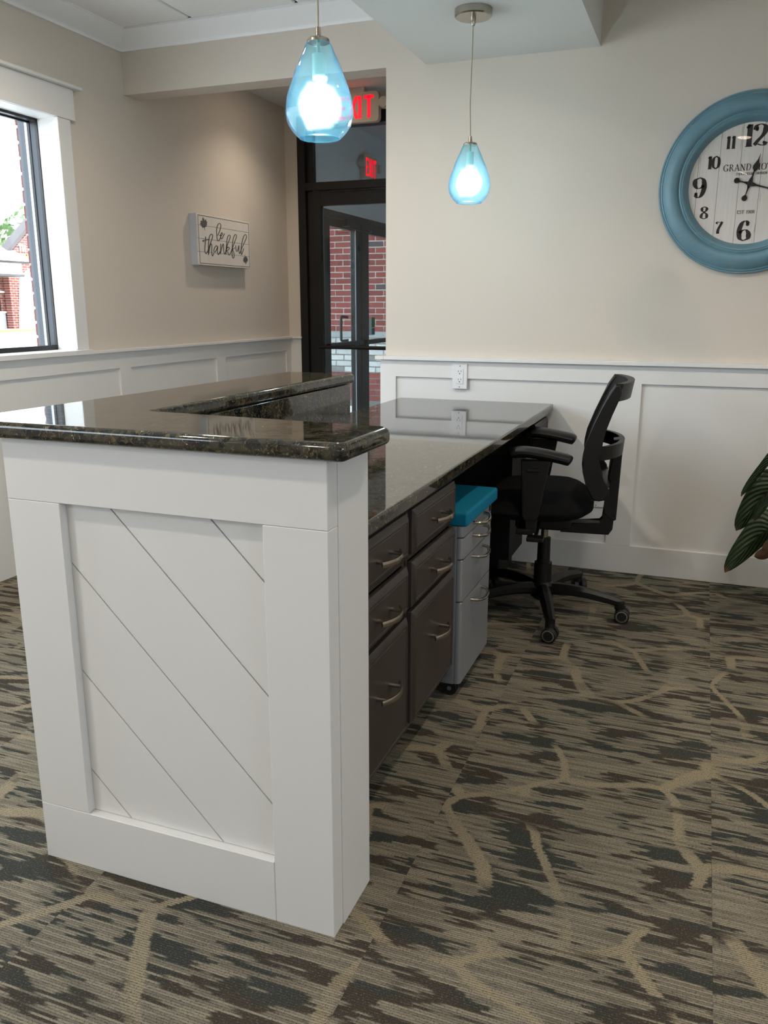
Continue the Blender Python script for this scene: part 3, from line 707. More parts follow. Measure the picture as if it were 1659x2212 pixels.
obj('sign_letters', g, 'extwhite', bd)
obj('lawn_strip', G().box(-34.9, -32.5, 20, 37.8, -.13, -.1), 'grass', None, label='grass strip along the far brick building', kind='stuff', cat='grass')
def tree(x, y, h, label, seed):
    rr = random.Random(seed)
    t = root('leafy_tree', label, 'tree', (x, y, -.13), 'trees behind the far building')
    obj('trunk', G().tube([(x, y, -.13), (x+.1, y, h*.35), (x, y+.3, h*.7)], [.22, .16, .06], 8).tube([(x+.1, y, h*.35), (x+.5, y+.9, h*.75)], [.1, .03], 6), 'bark', t)
    g = G()
    for k in range(420):
        a = rr.uniform(0, 2*PI); e = math.asin(rr.uniform(-1, 1)); q = rr.uniform(.35, 1)**.5
        c = Vector((x+math.cos(a)*math.cos(e)*h*.36*q, y+math.sin(a)*math.cos(e)*h*.36*q, h*.7+math.sin(e)*h*.32*q)); s = rr.uniform(.14, .34)
        n = Vector((rr.uniform(-1, 1), rr.uniform(-1, 1), rr.uniform(-1, 1))).normalized(); u = n.orthogonal().normalized()*s; v = n.cross(u)
        g._new([c-u, c+v*.6, c+u, c-v*.6], [(0, 1, 2, 3)])
    o = obj('foliage', g, 'foliage', t, smooth=0); o['kind'] = 'stuff'
tree(-50, 51.5, 7.2, 'pale leafy tree rising left of the far gable roof, shorter one', 3)
tree(-56, 60.5, 9.3, 'taller pale leafy tree directly behind the far gable roof', 5)

# ------------------------------------------------------------------ reception counter
PX0, PX1, PY, PYB = -1.258, -.564, 1.219, 1.395
ct_ = root('reception_counter', 'white panelled L-shaped reception counter with diagonal plank front', 'reception counter', (-.9, 1.3, 0))
obj('half_wall', G().box(PX0, PX1-.002, PY+.04, PYB, 0, .932).box(PX0, -1.09, PYB, 2.49, 0, .932), 'white', ct_)
ft = PY+.04
obj('top_rail', G().box(PX0, PX1, PY, ft, .8105, .932, .0012, 1), 'white', ct_)
obj('stile', G().box(PX0, -1.131, PY, ft, .1345, .8100, .0012, 1), 'white', ct_)
obj('stile', G().box(-.6895, PX1, PY, ft, 0, .8100, .0012, 1), 'white', ct_)
obj('bottom_rail', G().box(PX0, -.690, PY, ft, 0, .1340, .0012, 1), 'white', ct_)
obj('end_board', G().box(PX1-.004, PX1+.0025, PY+.041, PYB, 0, .932, .0015, 1), 'white', ct_)
obj('end_board', G().box(-1.09, -1.083, PYB, 2.49, .0, .72), 'white', ct_)
obj('low_wall', G().box(-1.30, -1.20, 2.49, 3.73, 0, .72), 'white', ct_)
# diagonal planks: recessed field cut by five grooves
FX0, FX1, FZ0, FZ1 = -1.131, -.690, .1345, .8105
lines = [(-1.030, .130, -1.133, .232), (-.807, .130, -1.133, .458), (-.693, .245, -1.133, .685), (-.699, .477, -1.029, .806), (-.698, .699, -.807, .806)]
def sval(x, z): return x+z*.985
cuts = [-9]+sorted([(sval(a, b)+sval(c, d))/2 for a, b, c, d in lines])+[9]
def clip(P, k, sgn):
    out = []
    for i in range(len(P)):
        a, b = P[i], P[(i+1) % len(P)]; da, db = sgn*(sval(*a)-k), sgn*(sval(*b)-k)
        if da >= 0: out.append(a)
        if da*db < 0: t = da/(da-db); out.append((a[0]+(b[0]-a[0])*t, a[1]+(b[1]-a[1])*t))
    return out
gp = .0022
for i in range(len(cuts)-1):
    P = [(FX0+.0005, FZ0+.0008), (FX1-.0005, FZ0+.0008), (FX1-.0005, FZ1-.0005), (FX0+.0005, FZ1-.0005)]
    P = clip(P, cuts[i]+gp, 1); P = clip(P, cuts[i+1]-gp, -1)
    if len(P) > 2: obj('plank', G().prism(P, lambda a, b: (a, PY+.0185, b), lambda a, b: (a, PY+.036, b)), 'white', ct_, smooth=0)
obj('modesty_panel', G().box(-1.083, -1.06, PYB, 3.73, .05, .715), 'dark_in', ct_)

# granite tops
def slab(poly, rr, z0, z1, bev):      # polished slab: rounded corners, pencil-rounded top and bottom edges
    P = [Vector(p) for p in roundpoly(poly, rr, 8)]
    P = [p for i, p in enumerate(P) if (p-P[i-1]).length > 1e-5]; n = len(P)
    if sum(P[i-1].x*P[i].y-P[i].x*P[i-1].y for i in range(n)) < 0: P = P[::-1]
    N_ = []
    for i in range(n):
        d1 = (P[i]-P[i-1]).normalized(); d2 = (P[(i+1) % n]-P[i]).normalized()
        n1 = Vector((-d1.y, d1.x)); n2 = Vector((-d2.y, d2.x)); m_ = (n1+n2).normalized(); N_.append(m_/max(.4, m_.dot(n1)))
    rings = []
    K = 6
    for k in range(K+1): a = PI/2*k/K; rings.append((bev*(1-math.sin(a)), z0+bev*(1-math.cos(a))))
    for k in range(K+1): a = PI/2*k/K; rings.append((bev*(1-math.cos(a)), z1-bev+bev*math.sin(a)))
    V = [(P[i].x+N_[i].x*d, P[i].y+N_[i].y*d, z) for d, z in rings for i in range(n)]
    F = [(r_*n+i, r_*n+(i+1) % n, r_*n+n+(i+1) % n, r_*n+n+i) for r_ in range(len(rings)-1) for i in range(n)]
    F += [tuple(range(n))[::-1], tuple(range((len(rings)-1)*n, len(rings)*n))]
    g = G(); g._new(V, F); return g
bar = [(-1.356, 1.194), (-.521, 1.194), (-.519, 1.414), (-1.072, 1.450), (-1.056, 2.512), (-1.297, 2.502)]
obj('granite_bar_top', slab(bar, [.02, .022, .026, .006, .012, .012], .9335, .9655, .011), 'granite', None, smooth=60, label='raised L-shaped dark granite bar top on the white counter', cat='countertop', own=(-.95, 1.3, .9335))
desk = [(-1.335, 2.50), (-1.335, 3.729), (-.604, 3.729), (-.604, 1.396), (-1.082, 1.396), (-1.082, 2.50)]
obj('granite_desk_top', slab(desk, [.012, .012, .014, .012, .012, .012], .720, .754, .006), 'granite', None, smooth=60, label='long lower dark granite desk top running to the back wall', cat='countertop', own=(-.9, 2.6, .72))
obj('granite_backsplash', G().box(-1.0815, -1.062, 1.398, 2.485, .7545, .9325, .001, 1), 'granite', None, label='dark granite backsplash upright between desk top and raised bar', cat='backsplash', own=(-1.07, 1.9, .7545))

# ------------------------------------------------------------------ drawer cabinets
XF = -.62
def fdraw(y0, y1, z0, z1):
    g = G(); f = lambda u, v, d: (XF-.02+d, u, v)
    def rc(i, d): return (y0+i, y1-i, z0+i, z1-i, d)
    g.frames([rc(0, 0), rc(0, .011), rc(.013, .0195), rc(.017, .0195), rc(.0185, .017), rc(.0215, .017), rc(.023, .0188)], f)
    return g
def pull(yc, zc, w=.058):
    g = G(); x = XF-.001
    for s in (-1, 1): g.cyl((x, yc+s*.040, zc), (x+.030, yc+s*.040, zc), .0050, .0046, 12)
    pts = [(x+.019+.020*(1-(t/6)**2), yc+t/6*w, zc) for t in range(-6, 7)]
    g.tube(pts, [.006+.001*(1-abs(t)/6) for t in range(-6, 7)], 8, sx=.55, sy=1.15)
    return g
def cabinet(y0, y1, label):
    r = root('drawer_cabinet', label, 'cabinet', (XF-.2, (y0+y1)/2, 0), 'dark drawer cabinets under the desk top')
    xb = -1.055; t = .016
    g = G(); g.box(xb, XF-.021, y0-.012, y0-.012+t, .10, .7185); g.box(xb, XF-.021, y1+.012-t, y1+.012, .10, .7185); g.box(xb, XF-.021, y0, y1, .10, .116); g.box(xb, xb+.01, y0, y1, .1, .7185)
    g.box(XF-.05, XF-.021, y0, y1, .70, .7185); g.box(XF-.05, XF-.021, y0, y1, .566, .578); g.box(XF-.05, XF-.021, y0, y1, .434, .444)
    obj('carcass', g, 'espresso', r)
    obj('toe_kick', G().box(xb, XF-.10, y0-.01, y1+.01, 0, .10), 'dark_in', r)
    for z0, z1 in ((.584, .697), (.445, .563), (.125, .432)):
        d = obj('drawer', fdraw(y0, y1, z0, z1), 'espresso', r)
        zc = (z0+z1)/2 if z1-z0 < .2 else .315
        obj('handle', pull((y0+y1)/2, zc), 'nickel', d)
cabinet(1.452, 1.812, 'dark brown three-drawer cabinet beside the white counter end')
cabinet(1.847, 2.217, 'dark brown three-drawer cabinet beside the silver file cabinet')
r = root('drawer_cabinet', 'dark brown cabinet with one top drawer against the back wall, behind the chair', 'cabinet', (XF-.2, 3.57, 0), 'dark drawer cabinets under the desk top')
obj('carcass', G().box(-1.055, XF-.021, 3.415, 3.722, .565, .7185), 'espresso', r)
obj('lower_case', G().box(-1.055, -.715, 3.415, 3.70, .10, .565), 'dark_in', r)
obj('toe_kick', G().box(-1.055, -.76, 3.42, 3.70, 0, .10), 'dark_in', r)
d = obj('drawer', fdraw(3.43, 3.71, .584, .697), 'espresso', r)
obj('handle', pull(3.57, .64), 'nickel', d)
# ------------------------------------------------------------------ mobile file cabinet
mf = root('file_cabinet', 'silver metal file cabinet on casters with teal cushion top', 'file cabinet', (-.8, 2.42, 0))
my0, my1, mx = 2.243, 2.597, -.606
obj('body', G().box(-1.0, mx-.018, my0, my1, .055, .556, .004), 'silver', mf)
for z0, z1 in ((.523, .556), (.456, .519), (.324, .452), (.058, .320)):
    P = roundpoly([(mx-.0175, my0+.001), (mx, my0+.001), (mx, my1-.001), (mx-.0175, my1-.001)], [0, .012, .012, 0])
    d = obj('drawer', G().prism(P, lambda a, b, z=z0: (a, b, z), lambda a, b, z=z1: (a, b, z), .0012, 1), 'silver', mf)
    zc = z1-.022 if z1-z0 > .04 else z0+.014
    if z1-z0 > .2: zc = z1-.03
    pts = spline3([(mx-.002, 2.355, zc+.006), (mx+.018, 2.362, zc+.004), (mx+.030, 2.390, zc), (mx+.032, 2.42, zc-.002), (mx+.030, 2.45, zc), (mx+.018, 2.478, zc+.004), (mx-.002, 2.485, zc+.006)], 5)
    obj('handle', G().tube(pts, .0052, 10), 'nickel', d)
obj('lock', G().lathe([(0, .004), (.009, .004), (.011, 0), (.011, -.003)], (mx, 2.565, .540), 20, 'X'), 'slot', mf)
obj('cushion', G().box(-1.0, -.592, 2.238, 2.618, .5565, .600, .009, 3), 'teal', mf, label='teal fabric cushion top')
for x in (-.648, -.95):
    for y in (2.29, 2.555):
        c = obj('caster', G().box(x-.012, x+.012, y-.014, y+.014, .038, .056, .002).cyl((x, y-.012, .024), (x, y-.006, .024), .0235, n=24).cyl((x, y+.006, .024), (x, y+.012, .024), .0235, n=24), 'rubber', mf)
        obj('axle_cap', G().cyl((x, y-.0135, .024), (x, y+.0135, .024), .007, n=12), 'grey_alu', c)

# ------------------------------------------------------------------ office chair (local frame: front is -X)
ch = root('office_chair', 'black mesh-back office chair on a five-leg caster base', 'chair', (-.515, 3.12, 0), rz=R(6.5))
front = [(.224, .918), (.206, .89), (.183, .834), (.160, .778), (.135, .707), (.128, .666), (.127, .640), (.131, .611), (.143, .569), (.161, .527), (.174, .511), (.193, .507), (.213, .512), (.224, .530)]
rear = [(.226, .554), (.215, .558), (.200, .578), (.189, .606), (.183, .662), (.184, .684), (.195, .724), (.203, .762), (.220, .815), (.236, .858), (.246, .885), (.246, .905), (.238, .918)]
for s in (-1, 1):
    P = front+rear
    obj('side_frame', G().prism(P, lambda a, b, s=s: (a, s*.222, b), lambda a, b, s=s: (a, s*.186, b), .007, 3), 'black_pl', ch)
# top band, lumbar band, bottom band: bowed strips from side to side
def band(x0, bulge, z0, z1, th, lean=0):
    g = G(); n = 16; V = []
    for k in range(n+1):
        t = -1+2*k/n; y = t*.215; x = x0+bulge*(1-abs(t)**2.4)
        for (dx, z) in ((0, z0), (th, z0), (th+lean, z1), (lean, z1)): V.append((x+dx, y, z))
    F = [(k*4+i, k*4+(i+1) % 4, k*4+4+(i+1) % 4, k*4+4+i) for k in range(n) for i in range(4)]+[(0, 1, 2, 3), (n*4+3, n*4+2, n*4+1, n*4)]
    g._new(V, F); return g
obj('head_band', band(.216, .044, .862, .922, .024, .010), 'black_pl', ch)
obj('lumbar_band', band(.186, .066, .655, .704, .018, .004), 'black_pl', ch)
obj('bottom_band', band(.165, .02, .508, .552, .03, .02), 'black_pl', ch)
ft_ = spline(front[:11], 4); g = G(); V = []; n = 12
for p in ft_:
    for k in range(n+1):
        t = -1+2*k/n; V.append((p.x+.012+.030*(1-t*t), t*.190, p.y))
g._new(V, [(i*(n+1)+k, i*(n+1)+k+1, (i+1)*(n+1)+k+1, (i+1)*(n+1)+k) for i in range(len(ft_)-1) for k in range(n)])
obj('back_mesh', g, 'black_mesh', ch)
obj('back_upright', G().prism([(.262, .705), (.263, .62), (.256, .45), (.252, .36), (.238, .337), (.06, .337), (.06, .375), (.205, .378), (.217, .392), (.217, .462), (.228, .63), (.235, .70)], lambda a, b: (a, -.036, b), lambda a, b: (a, .036, b), .006, 2), 'black_pl', ch)
obj('height_slide', G().prism([(.268, .655), (.262, .40), (.252, .395), (.215, .425), (.216, .47), (.236, .655)], lambda a, b: (a, -.043, b), lambda a, b: (a, .043, b), .003, 2), 'black_pl', ch)
# seat cushion: a pillowed slab
g = G(); V = []; nu, nv = 20, 20
def seatpt(u, v, top):
    ex = 3.2; r = (abs(u)**ex+abs(v)**ex)**(1/ex) if (u or v) else 0; m = max(abs(u), abs(v))
    k = m/r if r else 1
    x = -.06+u*k*.238; y = v*k*.25; d = min(1, m)
    if top: z = .455+.068*(1-d**5)+.012*u-(.025*max(0, -u-.4))
    else: z = .445-.040*(1-d**6)
    return (x, y, z)
for top in (1, 0):
    for i in range(nu+1):
        for k in range(nv+1): V.append(seatpt(-1+2*i/nu, -1+2*k/nv, top))
F = []; o_ = (nu+1)*(nv+1)
for i in range(nu):
    for k in range(nv):
        a = i*(nv+1)+k; F.append((a, a+1, a+nv+2, a+nv+1)); F.append((o_+a, o_+a+nv+1, o_+a+nv+2, o_+a+1))
ring = [i for i in range(nv+1)]+[i*(nv+1)+nv for i in range(1, nu+1)]+[nu*(nv+1)+k for k in range(nv-1, -1, -1)]+[i*(nv+1) for i in range(nu-1, 0, -1)]
for a, b in zip(ring, ring[1:]+ring[:1]): F.append((a, a+o_, b+o_, b))
g._new(V, F); obj('seat', g, 'black_fab', ch, smooth=60)
obj('seat_mechanism', G().box(-.11, .10, -.07, .07, .350, .405, .01).box(-.09, -.03, -.26, .26, .378, .400, .004).cyl((-.02, -.07, .375), (-.02, -.25, .368), .007).box(-.05, .01, -.285, -.235, .36, .376, .004), 'black_pl', ch)
for s in (-1, 1):
    pts = [(-.120, s*.238, .660), (-.105, s*.240, .674), (-.07, s*.241, .678), (-.02, s*.242, .674), (.04, s*.242, .664), (.080, s*.242, .655), (.092, s*.242, .650)]
    ar = obj('armrest', G().tube(spline3(pts, 4), [.010, .024, .033]+[.040]*17+[.039, .037, .033, .026, .012], 14, sx=1.05, sy=.52), 'black_pl', ch)
    obj('arm_post', G().prism([(-.082, .652), (.022, .652), (-.010, .452), (-.022, .432), (-.062, .432), (-.072, .452)], lambda a, b: (a, s*.222, b), lambda a, b: (a, s*.262, b), .006, 2).prism([(-.062, .44), (-.015, .44), (-.02, .385), (-.055, .385)], lambda a, b: (a, s*.228, b), lambda a, b: (a, s*.256, b), .003, 1), 'black_pl', ar)
    obj('arm_button', G().box(-.062, -.014, s*.262, s*.267, .610, .622, .003), 'black_pl', ar)
obj('gas_column', G().lathe([(0, .372), (.0135, .372), (.0135, .305), (.0245, .304), (.0255, .205), (.034, .203), (.0355, .10), (.0355, .085)], n=28), 'black_pl', ch)
obj('piston', G().lathe([(.0142, .349), (.0142, .306)], n=20), 'nickel', ch)
obj('hub', G().lathe([(.0, .052), (.030, .052), (.044, .065), (.046, .115), (.036, .128), (0, .128)], n=28), 'black_pl', ch)
for k in range(5):
    a = R(-80.5+72*k); ca, sa = math.cos(a), math.sin(a)
    P3 = [(r_*ca, r_*sa, z) for r_, z in ((.03, .098), (.10, .102), (.18, .097), (.25, .086), (.292, .078), (.312, .074))]
    lg = obj('leg', G().tube(spline3(P3, 4), [.030]+[.029-.011*i/19 for i in range(20)], 8, sx=.95, sy=.85).cyl((.300*ca, .300*sa, .085), (.300*ca, .300*sa, .050), .018), 'black_pl', ch)
    cx, cy = .312*ca, .312*sa; ro = R(-96-6.5+[0, 8, -60, 120, 40][k]); ax = Vector((math.cos(ro), math.sin(ro), 0)); pe = Vector((-ax.y, ax.x, 0))
    cc = Vector((cx, cy, .028)); g = G()
    for s in (-1, 1):
        g.mi = 0; g.tube([cc+ax*s*.006, cc+ax*s*.008, cc+ax*s*.024, cc+ax*s*.027], [.024, .0278, .0278, .025], 24)
        g.mi = 1; g.tube([cc+ax*s*.0265, cc+ax*s*.0278], [.0225, .0215], 24)
        g.mi = 0; g.tube([cc+ax*s*.027, cc+ax*s*.0288], [.0185, .0175], 24)
    g.mi = 0; g.cyl(cc+Vector((0, 0, .015)), cc+Vector((0, 0, .040)), .011)
    obj('caster', g, ['rubber', 'ring'], lg)

# ------------------------------------------------------------------ pendant lamps
def pendant(y, label, sway):
    x = -.860; r = root('pendant_lamp', label, 'pendant lamp', (x, y, 1.55), 'blue glass pendant lamps'); zs = 2.192
    obj('ceiling_canopy', G().lathe([(0, zs-.026), (.062, zs-.026), (.066, zs-.022), (.067, zs)], (x, y, 0), 48).lathe([(.0095, zs-.026), (.0095, zs-.040), (.006, zs-.052), (0, zs-.053)], (x, y, 0), 20), 'nickel', r)
    obj('cord', G().tube(spline3([(x, y, zs-.05), (x+sway*.2, y, 2.05), (x+sway, y, 1.90), (x+sway*.4, y, 1.82), (x, y, 1.772)], 5), .0022, 8), 'cord', r)
    obj('cap', G().lathe([(0, 1.778), (.0055, 1.778), (.0065, 1.768), (.0075, 1.757), (.023, 1.755), (.0255, 1.752), (.0255, 1.747), (.0, 1.747)], (x, y, 0), 32), 'nickel', r)
    prof = [(.0245, 1.7475), (.0285, 1.7435), (.0355, 1.728), (.0470, 1.705), (.0572, 1.681), (.0660, 1.658), (.0735, 1.634), (.0772, 1.611), (.0770, 1.599), (.0748, 1.588), (.0700, 1.576), (.0615, 1.564), (.0515, 1.5535), (.0455, 1.5495)]
    pp = [(p.x, p.y) for p in spline(prof, 3)]; n = 48; g = G(); V = []
    rr = random.Random(3)
    dents = [(rr.uniform(0, 2*PI), rr.uniform(1.56, 1.73), rr.uniform(.0006, .0016)) for _ in range(46)]
    for rad, z in pp:
        for k in range(n):
            a = 2*PI*k/n; d = 0
            for (da, dz, dd) in dents:
                q = (math.atan2(math.sin(a-da), math.cos(a-da))*max(rad, .03)/.013)**2+((z-dz)/.013)**2
                if q < 6: d -= dd*math.exp(-q)
            V.append((x+(rad+d)*math.cos(a), y+(rad+d)*math.sin(a), z))
    g._new(V, [(i*n+k, i*n+(k+1) % n, i*n+n+(k+1) % n, i*n+n+k) for i in range(len(pp)-1) for k in range(n)])
    obj('glass_shade', g, 'shade', r, smooth=180, own=(x, y, 1.65))
    obj('shade_rim', G().tube([(x+.0455*math.cos(2*PI*k/40), y+.0455*math.sin(2*PI*k/40), 1.5495) for k in range(41)], .0013, 6, cap=False), 'shade', r)
    sk = obj('socket', G().lathe([(0, 1.747), (.004, 1.747), (.004, 1.727), (.014, 1.724), (.0145, 1.672), (0, 1.670)], (x, y, 0), 24), 'socket', r)
    obj('bulb_halo', G().lathe([*[(.065*math.sin(R(a)), 1.619+.064*math.cos(R(a))) for a in range(14, 181, 8)]], (x, y, 0), 28), 'bulb_halo', r)  # oversized sphere, lamp and its painted halo in one
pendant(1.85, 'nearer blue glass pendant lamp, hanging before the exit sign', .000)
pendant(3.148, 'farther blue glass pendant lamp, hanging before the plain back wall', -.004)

# ------------------------------------------------------------------ recessed downlights
def downlight(x, y, z, label, e, ang=100, blend=.6, col=(1, .86, .69)):
    r = root('recessed_downlight', label, 'ceiling light', (x, y, z), 'recessed ceiling downlights')
    obj('trim_ring', G().lathe([(.062, z-.001), (.066, z-.004), (.085, z-.003), (.088, z)], (x, y, 0), 40), 'plate', r)
    obj('lens', G().lathe([(0, z-.0015), (.062, z-.0015)], (x, y, 0), 32), 'downlens', r)
    l = bpy.data.lights.new('downlight_beam', 'SPOT'); l.energy = e; l.color = col; l.spot_size = R(ang); l.spot_blend = blend; l.shadow_soft_size = .05
    o = bpy.data.objects.new('downlight_beam', l); COL.objects.link(o); o.parent = r; o.location = (0, 0, -.012)
downlight(-2.35, 4.78, ZA, 'recessed downlight in the alcove ceiling beside the plank sign', DOWN*.6, 130, .9)
downlight(.13, .44, ZC, 'recessed downlight above the open carpet before the counter', DOWN*.45, 130)
downlight(.13, 2.25, ZC, 'recessed downlight above the desk chair aisle', DOWN*.9, 130)
downlight(1.6, 2.25, ZC, 'recessed downlight above the right half of the aisle', DOWN*1.0, 130)
downlight(-1.9, .44, ZC, 'recessed downlight between soffit and window, before the counter', DOWN*1.1, 168, .5)
downlight(-1.9, 2.25, ZC, 'recessed downlight between soffit and window, beside the counter', DOWN*1.45, 168, .5)
downlight(.13, -1.2, ZC, 'recessed downlight near the rear wall, right of the soffit', DOWN*.5, 130)
downlight(-1.9, -1.2, ZC, 'recessed downlight near the rear wall, left of the soffit', DOWN*1.2, 160)

# ------------------------------------------------------------------ lettering
ST = {  # strokes in a unit-high box; 's' straight, 'c' curved, 'o' dot
 '0': (.62, ['c', (.31, .99), (.12, .82), (.07, .5), (.12, .18), (.31, .01)], ['c', (.31, .99), (.50, .82), (.55, .5), (.50, .18), (.31, .01)]),
 '1': (.42, ['s', (.24, 0), (.24, 1)], ['s', (.08, .015), (.40, .015)], ['s', (.24, .98), (.10, .84)]),
 '2': (.62, ['c', (.10, .74), (.14, .92), (.32, .99), (.49, .90), (.53, .72), (.44, .50), (.24, .27), (.08, .06)], ['o', (.15, .76, .075)], ['s', (.07, .075), (.30, .10)], ['c', (.25, .09), (.42, .04), (.52, .07), (.57, .20)]),
 '3': (.60, ['c', (.12, .82), (.28, .99), (.47, .88), (.47, .66), (.26, .54)], ['c', (.26, .54), (.50, .44), (.52, .18), (.28, .01), (.08, .18)], ['o', (.14, .80, .07)], ['o', (.13, .20, .07)]),
 '4': (.62, ['s', (.44, 0), (.44, 1)], ['s', (.42, .98), (.05, .30)], ['s', (.05, .29), (.60, .29)], ['s', (.30, .015), (.58, .015)]),
 '5': (.60, ['s', (.15, .97), (.50, .97)], ['s', (.15, .97), (.13, .52)], ['c', (.13, .52), (.32, .62), (.52, .48), (.52, .18), (.28, .01), (.08, .16)], ['o', (.13, .19, .07)]),
 '6': (.62, ['c', (.50, .84), (.36, .99), (.18, .86), (.08, .50), (.14, .14), (.31, .01)], ['c', (.31, .01), (.52, .12), (.54, .36), (.40, .54), (.22, .50), (.12, .38)], ['o', (.46, .81, .08)]),
 '7': (.58, ['c', (.06, .82), (.16, .96), (.34, .92), (.54, .97)], ['c', (.54, .97), (.36, .60), (.24, .30), (.24, 0)], ['o', (.24, .05, .06)]),
 '8': (.60, ['c', (.30, .99), (.12, .88), (.13, .68), (.32, .53), (.50, .36), (.50, .12), (.30, .01)], ['c', (.30, .99), (.47, .88), (.46, .70), (.30, .55), (.12, .38), (.09, .14), (.30, .01)]),
 '9': (.62, ['c', (.12, .16), (.26, .01), (.44, .14), (.54, .50), (.48, .86), (.31, .99)], ['c', (.31, .99), (.10, .88), (.08, .64), (.22, .46), (.40, .50), (.50, .62)], ['o', (.16, .19, .08)]),
 'G': (.80, ['c', (.66, .80), (.52, .98), (.30, .96), (.10, .70), (.12, .25), (.36, .01), (.58, .06), (.66, .18)], ['s', (.66, .40), (.66, .05)], ['s', (.66, .80), (.66, .98)], ['s', (.52, .40), (.76, .40)]),
 'R': (.72, ['s', (.16, 0), (.16, 1)], ['s', (.06, .015), (.28, .015)], ['c', (.08, .98), (.38, .98), (.52, .78), (.42, .56), (.18, .53)], ['s', (.32, .53), (.66, .01)]),
 'A': (.80, ['s', (.10, .01), (.40, .99)], ['s', (.40, 1), (.70, 0)], ['s', (.20, .34), (.60, .34)], ['s', (.02, .015), (.22, .015)], ['s', (.58, .015), (.80, .015)]),
 'N': (.82, ['s', (.16, .01), (.16, .98)], ['s', (.14, 1), (.66, 0)], ['s', (.66, .02), (.66, .98)], ['s', (.05, .015), (.28, .015)], ['s', (.55, .98), (.77, .98)]),
 'D': (.78, ['s', (.16, 0), (.16, 1)], ['c', (.06, .98), (.36, .98), (.62, .80), (.66, .45), (.52, .10), (.30, .02), (.06, .02)]),
 'H': (.84, ['s', (.16, 0), (.16, 1)], ['s', (.66, 0), (.66, 1)], ['s', (.16, .5), (.66, .5)], ['s', (.05, .015), (.28, .015)], ['s', (.55, .015), (.78, .015)], ['s', (.05, .985), (.28, .985)], ['s', (.55, .985), (.78, .985)]),
 'O': (.80, ['c', (.40, .99), (.16, .86), (.08, .5), (.16, .14), (.40, .01)], ['c', (.40, .99), (.64, .86), (.72, .5), (.64, .14), (.40, .01)]),
 'T': (.70, ['s', (.35, 0), (.35, 1)], ['s', (.05, .98), (.65, .98)], ['s', (.05, .98), (.05, .78)], ['s', (.65, .98), (.65, .78)], ['s', (.23, .015), (.47, .015)]),
 'E': (.66, ['s', (.16, 0), (.16, 1)], ['s', (.06, .98), (.56, .98)], ['s', (.16, .52), (.44, .52)], ['s', (.06, .02), (.60, .02)], ['s', (.56, .98), (.56, .80)], ['s', (.60, .02), (.60, .22)]),
 'L': (.62, ['s', (.16, 0), (.16, 1)], ['s', (.05, .985), (.28, .985)], ['s', (.05, .02), (.56, .02)], ['s', (.56, .02), (.56, .24)]),
 'S': (.58, ['c', (.46, .78), (.32, .98), (.12, .88), (.12, .68), (.34, .50), (.48, .30), (.42, .06), (.22, .01), (.07, .20)]),
 'C': (.74, ['c', (.64, .78), (.50, .98), (.28, .96), (.09, .68), (.12, .24), (.36, .01), (.56, .08), (.65, .24)]),
 'K': (.76, ['s', (.16, 0), (.16, 1)], ['s', (.62, .98), (.18, .42)], ['s', (.32, .58), (.68, .01)], ['s', (.05, .015), (.28, .015)], ['s', (.05, .985), (.28, .985)]),
 'M': (.94, ['s', (.14, .01), (.14, .99)], ['s', (.14, 1), (.46, 0)], ['s', (.46, .02), (.78, .99)], ['s', (.80, 0), (.80, 1)], ['s', (.04, .015), (.26, .015)], ['s', (.69, .015), (.91, .015)]),
 'W': (1.06, ['s', (.08, 1), (.32, 0)], ['s', (.32, .02), (.52, .96)], ['s', (.52, 1), (.76, 0)], ['s', (.76, .02), (.98, .98)], ['s', (0, .985), (.20, .985)], ['s', (.88, .985), (1.06, .985)]),
 ' ': (.42,)}
def word(g, txt, h, cx, cy, fn, thick=.2, thin=.045, track=.06, narrow=1.0, th=.0008):
    wd = [ST[c][0]*narrow+track for c in txt]; x = cx-(sum(wd)-track)*h/2; y = cy-h/2
    for c, wch in zip(txt, wd):
        for st in ST[c][1:]:
            if st[0] == 'o': a, b, r_ = st[1]; g.disc2((x+a*h*narrow, y+b*h), r_*h, fn, th); continue
            P = [(x+a*h*narrow, y+b*h) for a, b in st[1:]]
            wf = lambda t: h*(thin+(thick-thin)*abs(t.y)**2.2)
            if st[0] == 's' and c in 'NMAW' : wf = lambda t: h*(thick if t.y < -.1 else thin) if abs(t.y) > .2 else h*thin
            g.ribbon(P, wf, fn, th, smooth=(st[0] == 'c'))
        x += wch*h
# ------------------------------------------------------------------ wall clock
KX, KZ = .114, 1.644
ck = root('wall_clock', 'large round wall clock with distressed blue wooden rim', 'clock', (KX, YB, KZ))
prof = [(.220, .002), (.339, .002), (.339, .018), (.337, .022), (.333, .0225), (.3315, .0205), (.330, .0235), (.326, .025), (.3235, .0235), (.321, .027), (.312, .035), (.298, .0435), (.284, .046), (.272, .0435), (.265, .037), (.2625, .034), (.2605, .0365), (.2555, .038), (.2525, .036), (.250, .0385), (.2455, .0375), (.239, .031), (.229, .015), (.225, .010)]
obj('rim', G().lathe(prof, (KX, YB, KZ), 128, 'Y'), 'clock', ck, own=(KX, YB, KZ), smooth=50)
fc = obj('face', G().lathe([(0, .009), (.2265, .009)], (KX, YB, KZ), 96, 'Y'), 'face', ck, own=(KX, YB, KZ), smooth=0)
def fk(a, b, d=0): return (KX+a, YB-.0092-d, KZ+b)
g = G()
for tx, a, b, h in (('12', .004, .176, .080), ('1', .075, .156, .047), ('2', .140, .090, .047), ('3', .184, 0, .074), ('4', .158, -.102, .047), ('5', .098, -.160, .047), ('6', -.004, -.175, .076), ('7', -.098, -.160, .046), ('8', -.158, -.102, .047), ('9', -.184, -.006, .076), ('10', -.140, .085, .047), ('11', -.083, .155, .046)):
    word(g, tx, h, a, b, fk, .24, .035, -.02)
obj('numerals', g, 'ink', fc)
